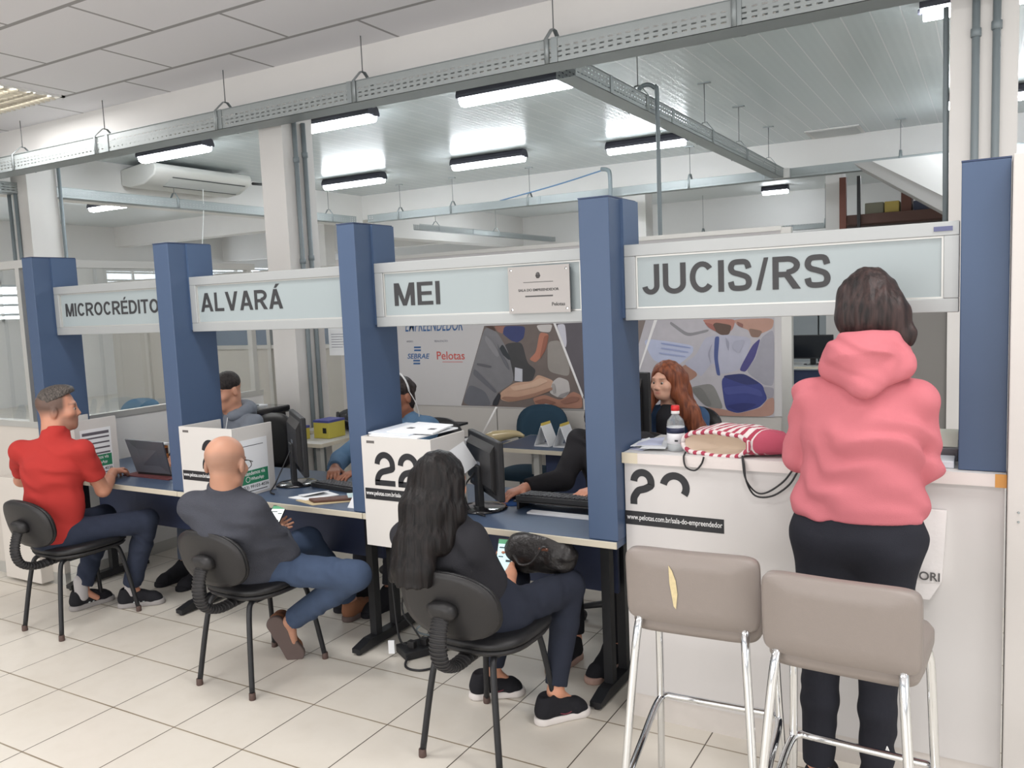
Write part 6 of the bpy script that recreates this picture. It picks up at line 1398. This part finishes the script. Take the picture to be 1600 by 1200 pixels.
hand(S, J['wrL'], (-.5, -.8, -.02), (0, -.1, -1), -1, (.3, .35, .4, .45), .4, .92); hand(S, J['wrR'], (.5, -.8, -.02), (0, -.1, -1), 1, (.3, .35, .4, .45), .4, .92)
S.mesh('body', M_skin, t, h=.0045, color=head_color(hc, M_, .97, (226, 176, 152), lips=(188, 108, 102), brow=(110, 72, 54))); eyes(t, L_, .97, (76, 70, 62))
H = F(); H.ell(L_(0, -.022, .036), (.092, .106, .093), M_, k=.02)
H.chain([L_(.07, -.01, .03), L_(.083, .01, -.08), (-1.88, 4.86, .98), (-1.90, 4.86, .88), (-1.905, 4.87, .80)], [.035, .04, .045, .045, .03], k=.03)
H.chain([L_(-.07, -.01, .03), L_(-.088, -.01, -.08), (-1.585, 4.90, .99), (-1.535, 4.91, .88), (-1.50, 4.94, .78)], [.04, .045, .06, .055, .03], k=.03)
H.chain([L_(0, -.06, .0), (-1.7, 5.07, 1.0), (-1.64, 5.1, .85)], [.08, .07, .05], k=.03, w=(1, 0, 0), ws=1.4)
H.ell(L_(-.004, .085, -.03), (.06, .075, .094), M_, op='-', k=.01); H.cap(L_(0, .06, -.09), (-1.725, 4.85, .95), .05, .045, op='-', k=.01)
H.mesh('hair', hair_material('long_auburn_hair', (94, 50, 36), (150, 88, 60), 60, (1, 1, .05)), t, h=.005, fold=lambda X, Y, Z: .0016*np.sin(150*X+3*np.sin(8*Z)+50*Y))
S = shirt(J, .94, 1.93, .058, .5, waist=.95, ws=1.3); S.ell((-1.74, 4.86, .93), (.05, .07, .16), None, op='-', k=.01)
S.mesh('denim_jacket', cloth('jacket_denim', (60, 84, 116), .4, 500, .2, 22), t, h=.006, fold=folds(.004, .09, 51))
S = F(); S.cap((-1.725, 4.95, .66), (-1.725, 4.925, .95), .085, .07, k=.03, w=(1, 0, 0), ws=1.2); S.cap((-1.725, 4.93, .96), (-1.722, 4.94, 1.01), .07, .06, k=.02); 
S.mesh('black_top', cloth('black_jersey', (46, 46, 50)), t, h=.006)
trousers(J, .078, .06, .045).mesh('trousers', M_denim, t, h=.008)
for x in (-1.6, -1.84): shoe(t, (x, 4.76, 0), (0, -1, 0), L=.24, upper=M_shoeblack, sole=M_solewhite)

# ---------------------------------------------------------------- the three clerks at the front desks (facing the hall)
def clerk(label, X, Y, top, hair, skin, hz, fd, elL, elR, wrL, wrR, legm, longhair=False, hood=False, kn=(.06, -.46), an=(.06, -.42), hoff=(0, 0), topname='jumper', nape=False, hs=1.0, armsr=.06):
    t = person(label, (X, Y, 0))
    J = dict(pel=(X, Y+.08, .55), chest=(X, Y+.03, .88), neck=(X, Y-.01, 1.05), shL=(X+.175, Y, .965), shR=(X-.175, Y, .965), elL=elL, elR=elR, wrL=wrL, wrR=wrR, hipL=(X+.09, Y+.03, .53), hipR=(X-.09, Y+.03, .53),
             knL=(X+.13+kn[0], Y+kn[1]+.08, .52), knR=(X-.13+kn[0], Y+kn[1]+.08, .52), anL=(X+.1+an[0], Y+an[1], .1), anR=(X-.1+an[0], Y+an[1], .1), lat=(1, 0, 0), fwd=(0, -1, 0), ftL=(0, -1, 0), ftR=(0, -1, 0))
    S = body(J, thin=.92); hc = (X+hoff[0], Y-.05+hoff[1], hz); M_, L_ = head(S, hc, fd, hs, J['neck'], .054)
    for s, sd in (('L', -1), ('R', 1)):
        d = V3(J['wr'+s])-V3(J['el'+s]); hand(S, J['wr'+s], (d[0], d[1], -.03), (0, 0, -1), sd, (.25, .3, .35, .4), .3)
    S.mesh('body', M_skin, t, h=.0055, color=head_color(hc, M_, hs, skin)); eyes(t, L_, hs)
    H = F(); H.ell(L_(0, -.018, .045), (.082*hs, .098*hs, .08*hs), M_, k=.02); H.half(L_(0, .06, .03), -(M_[2]*.85-M_[1]*.52)*1)
    if nape: H.ell(L_(0, -.045, -.03), (.07*hs, .062*hs, .085*hs), M_, k=.03); H.ell(L_(0, -.1, .03), (.04, .04, .04), M_, k=.02)
    if longhair:
        H = F(); H.ell(L_(0, -.02, .036), (.088, .104, .09), M_, k=.02); H.chain([L_(0, -.06, 0), (X, Y+.09, 1.0), (X, Y+.1, .85)], [.08, .075, .05], k=.03, w=(1, 0, 0), ws=1.4)
        for s in (-1, 1): H.chain([L_(s*.07, -.01, .02), L_(s*.08, 0, -.08), L_(s*.09, .01, -.2), L_(s*.09, .01, -.3)], [.035, .035, .035, .02], k=.03)
        H.ell(L_(0, .085, -.03), (.058, .07, .092), M_, op='-', k=.01)
    H.mesh('hair', hair, t, h=.005, fold=folds(.002, .025, 5))
    S = shirt(J, 1.0, 1.93, armsr, .5, waist=1.0)
    S.mesh(topname, top, t, h=.006, fold=folds(.005, .11, 61))
    if hood:
        S = F(); ring = [V3(X+.095*math.cos(a), Y+.0+.085*math.sin(a), 1.045+.025*math.sin(a)) for a in np.linspace(-.3*PI, 1.3*PI, 13)]
        for i in range(12): S.cap(ring[i], ring[i+1], .034, .034, k=.02)
        S.cap((X, Y+.1, 1.05), (X, Y+.14, .96), .06, .03, k=.04, w=(1, 0, 0), ws=1.7); S.mesh('hood', top, t, h=.006, fold=folds(.003, .06, 3))
        MB().tube(smooth_path([(X+.05, Y-.1, 1.02), (X+.055, Y-.125, .95), (X+.05, Y-.135, .88)], 4), .003, 6).build('drawcord', M_paper, t)
    trousers(J, .08, .062, .05).mesh('trousers', legm, t, h=.007, fold=folds(.003, .1, 4))
    for s in 'LR': a = V3(J['an'+s]); shoe(t, (a[0], a[1]+.05, 0), (-.1, -1, 0), upper=M_shoeblack, sole=M_shoeblack if not longhair else mat('tan_sole', (170, 140, 128), rough=.7), high=.01)
    return t, L_
clerk('clerk in grey hoodie behind the blue post, at the MICROCRÉDITO desk', -4.46, 3.93, cloth('heather_grey_fleece', (128, 134, 144), .3, 400, .06, 50), hair_material('short_black_hair', (30, 27, 27), (58, 50, 48), 140, (1, 1, .4)), (206, 152, 126), 1.195, (-.15, -.94, -.3),
      (-4.22, 3.74, .80), (-4.72, 3.74, .80), (-4.36, 3.50, .80), (-4.56, 3.50, .80), cloth('grey_blue_denim', (84, 92, 106), .3, 500, .12, 20), hood=True, topname='hoodie', an=(.02, -.42))
t, L_ = clerk('clerk with dark hair and headset behind the blue post, at the ALVARÁ desk', -3.16, 4.12, cloth('steel_blue_shirt', (84, 112, 140), .3, 400, .1, 30), hair_material('dark_brown_hair', (32, 28, 28), (64, 54, 52), 90), (150, 100, 78), 1.16, (-.25, -.95, -.15),
      (-2.95, 3.8, .80), (-3.42, 3.8, .80), (-3.05, 3.55, .805), (-3.24, 3.55, .805), cloth('dark_trousers', (48, 48, 54)), topname='shirt', nape=True, an=(.1, -.48))
h = MB(); h.tube([L_(.09*math.cos(a), -.02, .03+.115*math.sin(a)) for a in np.linspace(0, PI, 15)], .006, 8); h.build('headset_band', mat('pale_headset', (206, 206, 206), rough=.4), t)
MB().tube(smooth_path([L_(-.09, -.02, .03), L_(-.12, -.03, -.04), L_(-.12, -.04, -.13), L_(-.09, -.03, -.2)], 5), .003, 6).build('headset_cord', MATS['pale_headset'], t)
clerk('clerk in black sleeves with hand on mouse, mostly behind blue post at MEI desk', -1.68, 3.9, cloth('black_knitwear', (44, 43, 46), .4, 300, .05, 30), hair_material('dark_brown_hair', (32, 28, 28), (64, 54, 52), 90), (214, 152, 126), 1.19, (.1, -.97, -.2),
      (-1.45, 3.72, .80), (-1.88, 3.74, .80), (-1.58, 3.5, .83), (-1.985, 3.52, .795), cloth('black_trousers', (34, 34, 38)), longhair=True, an=(.08, -.46))
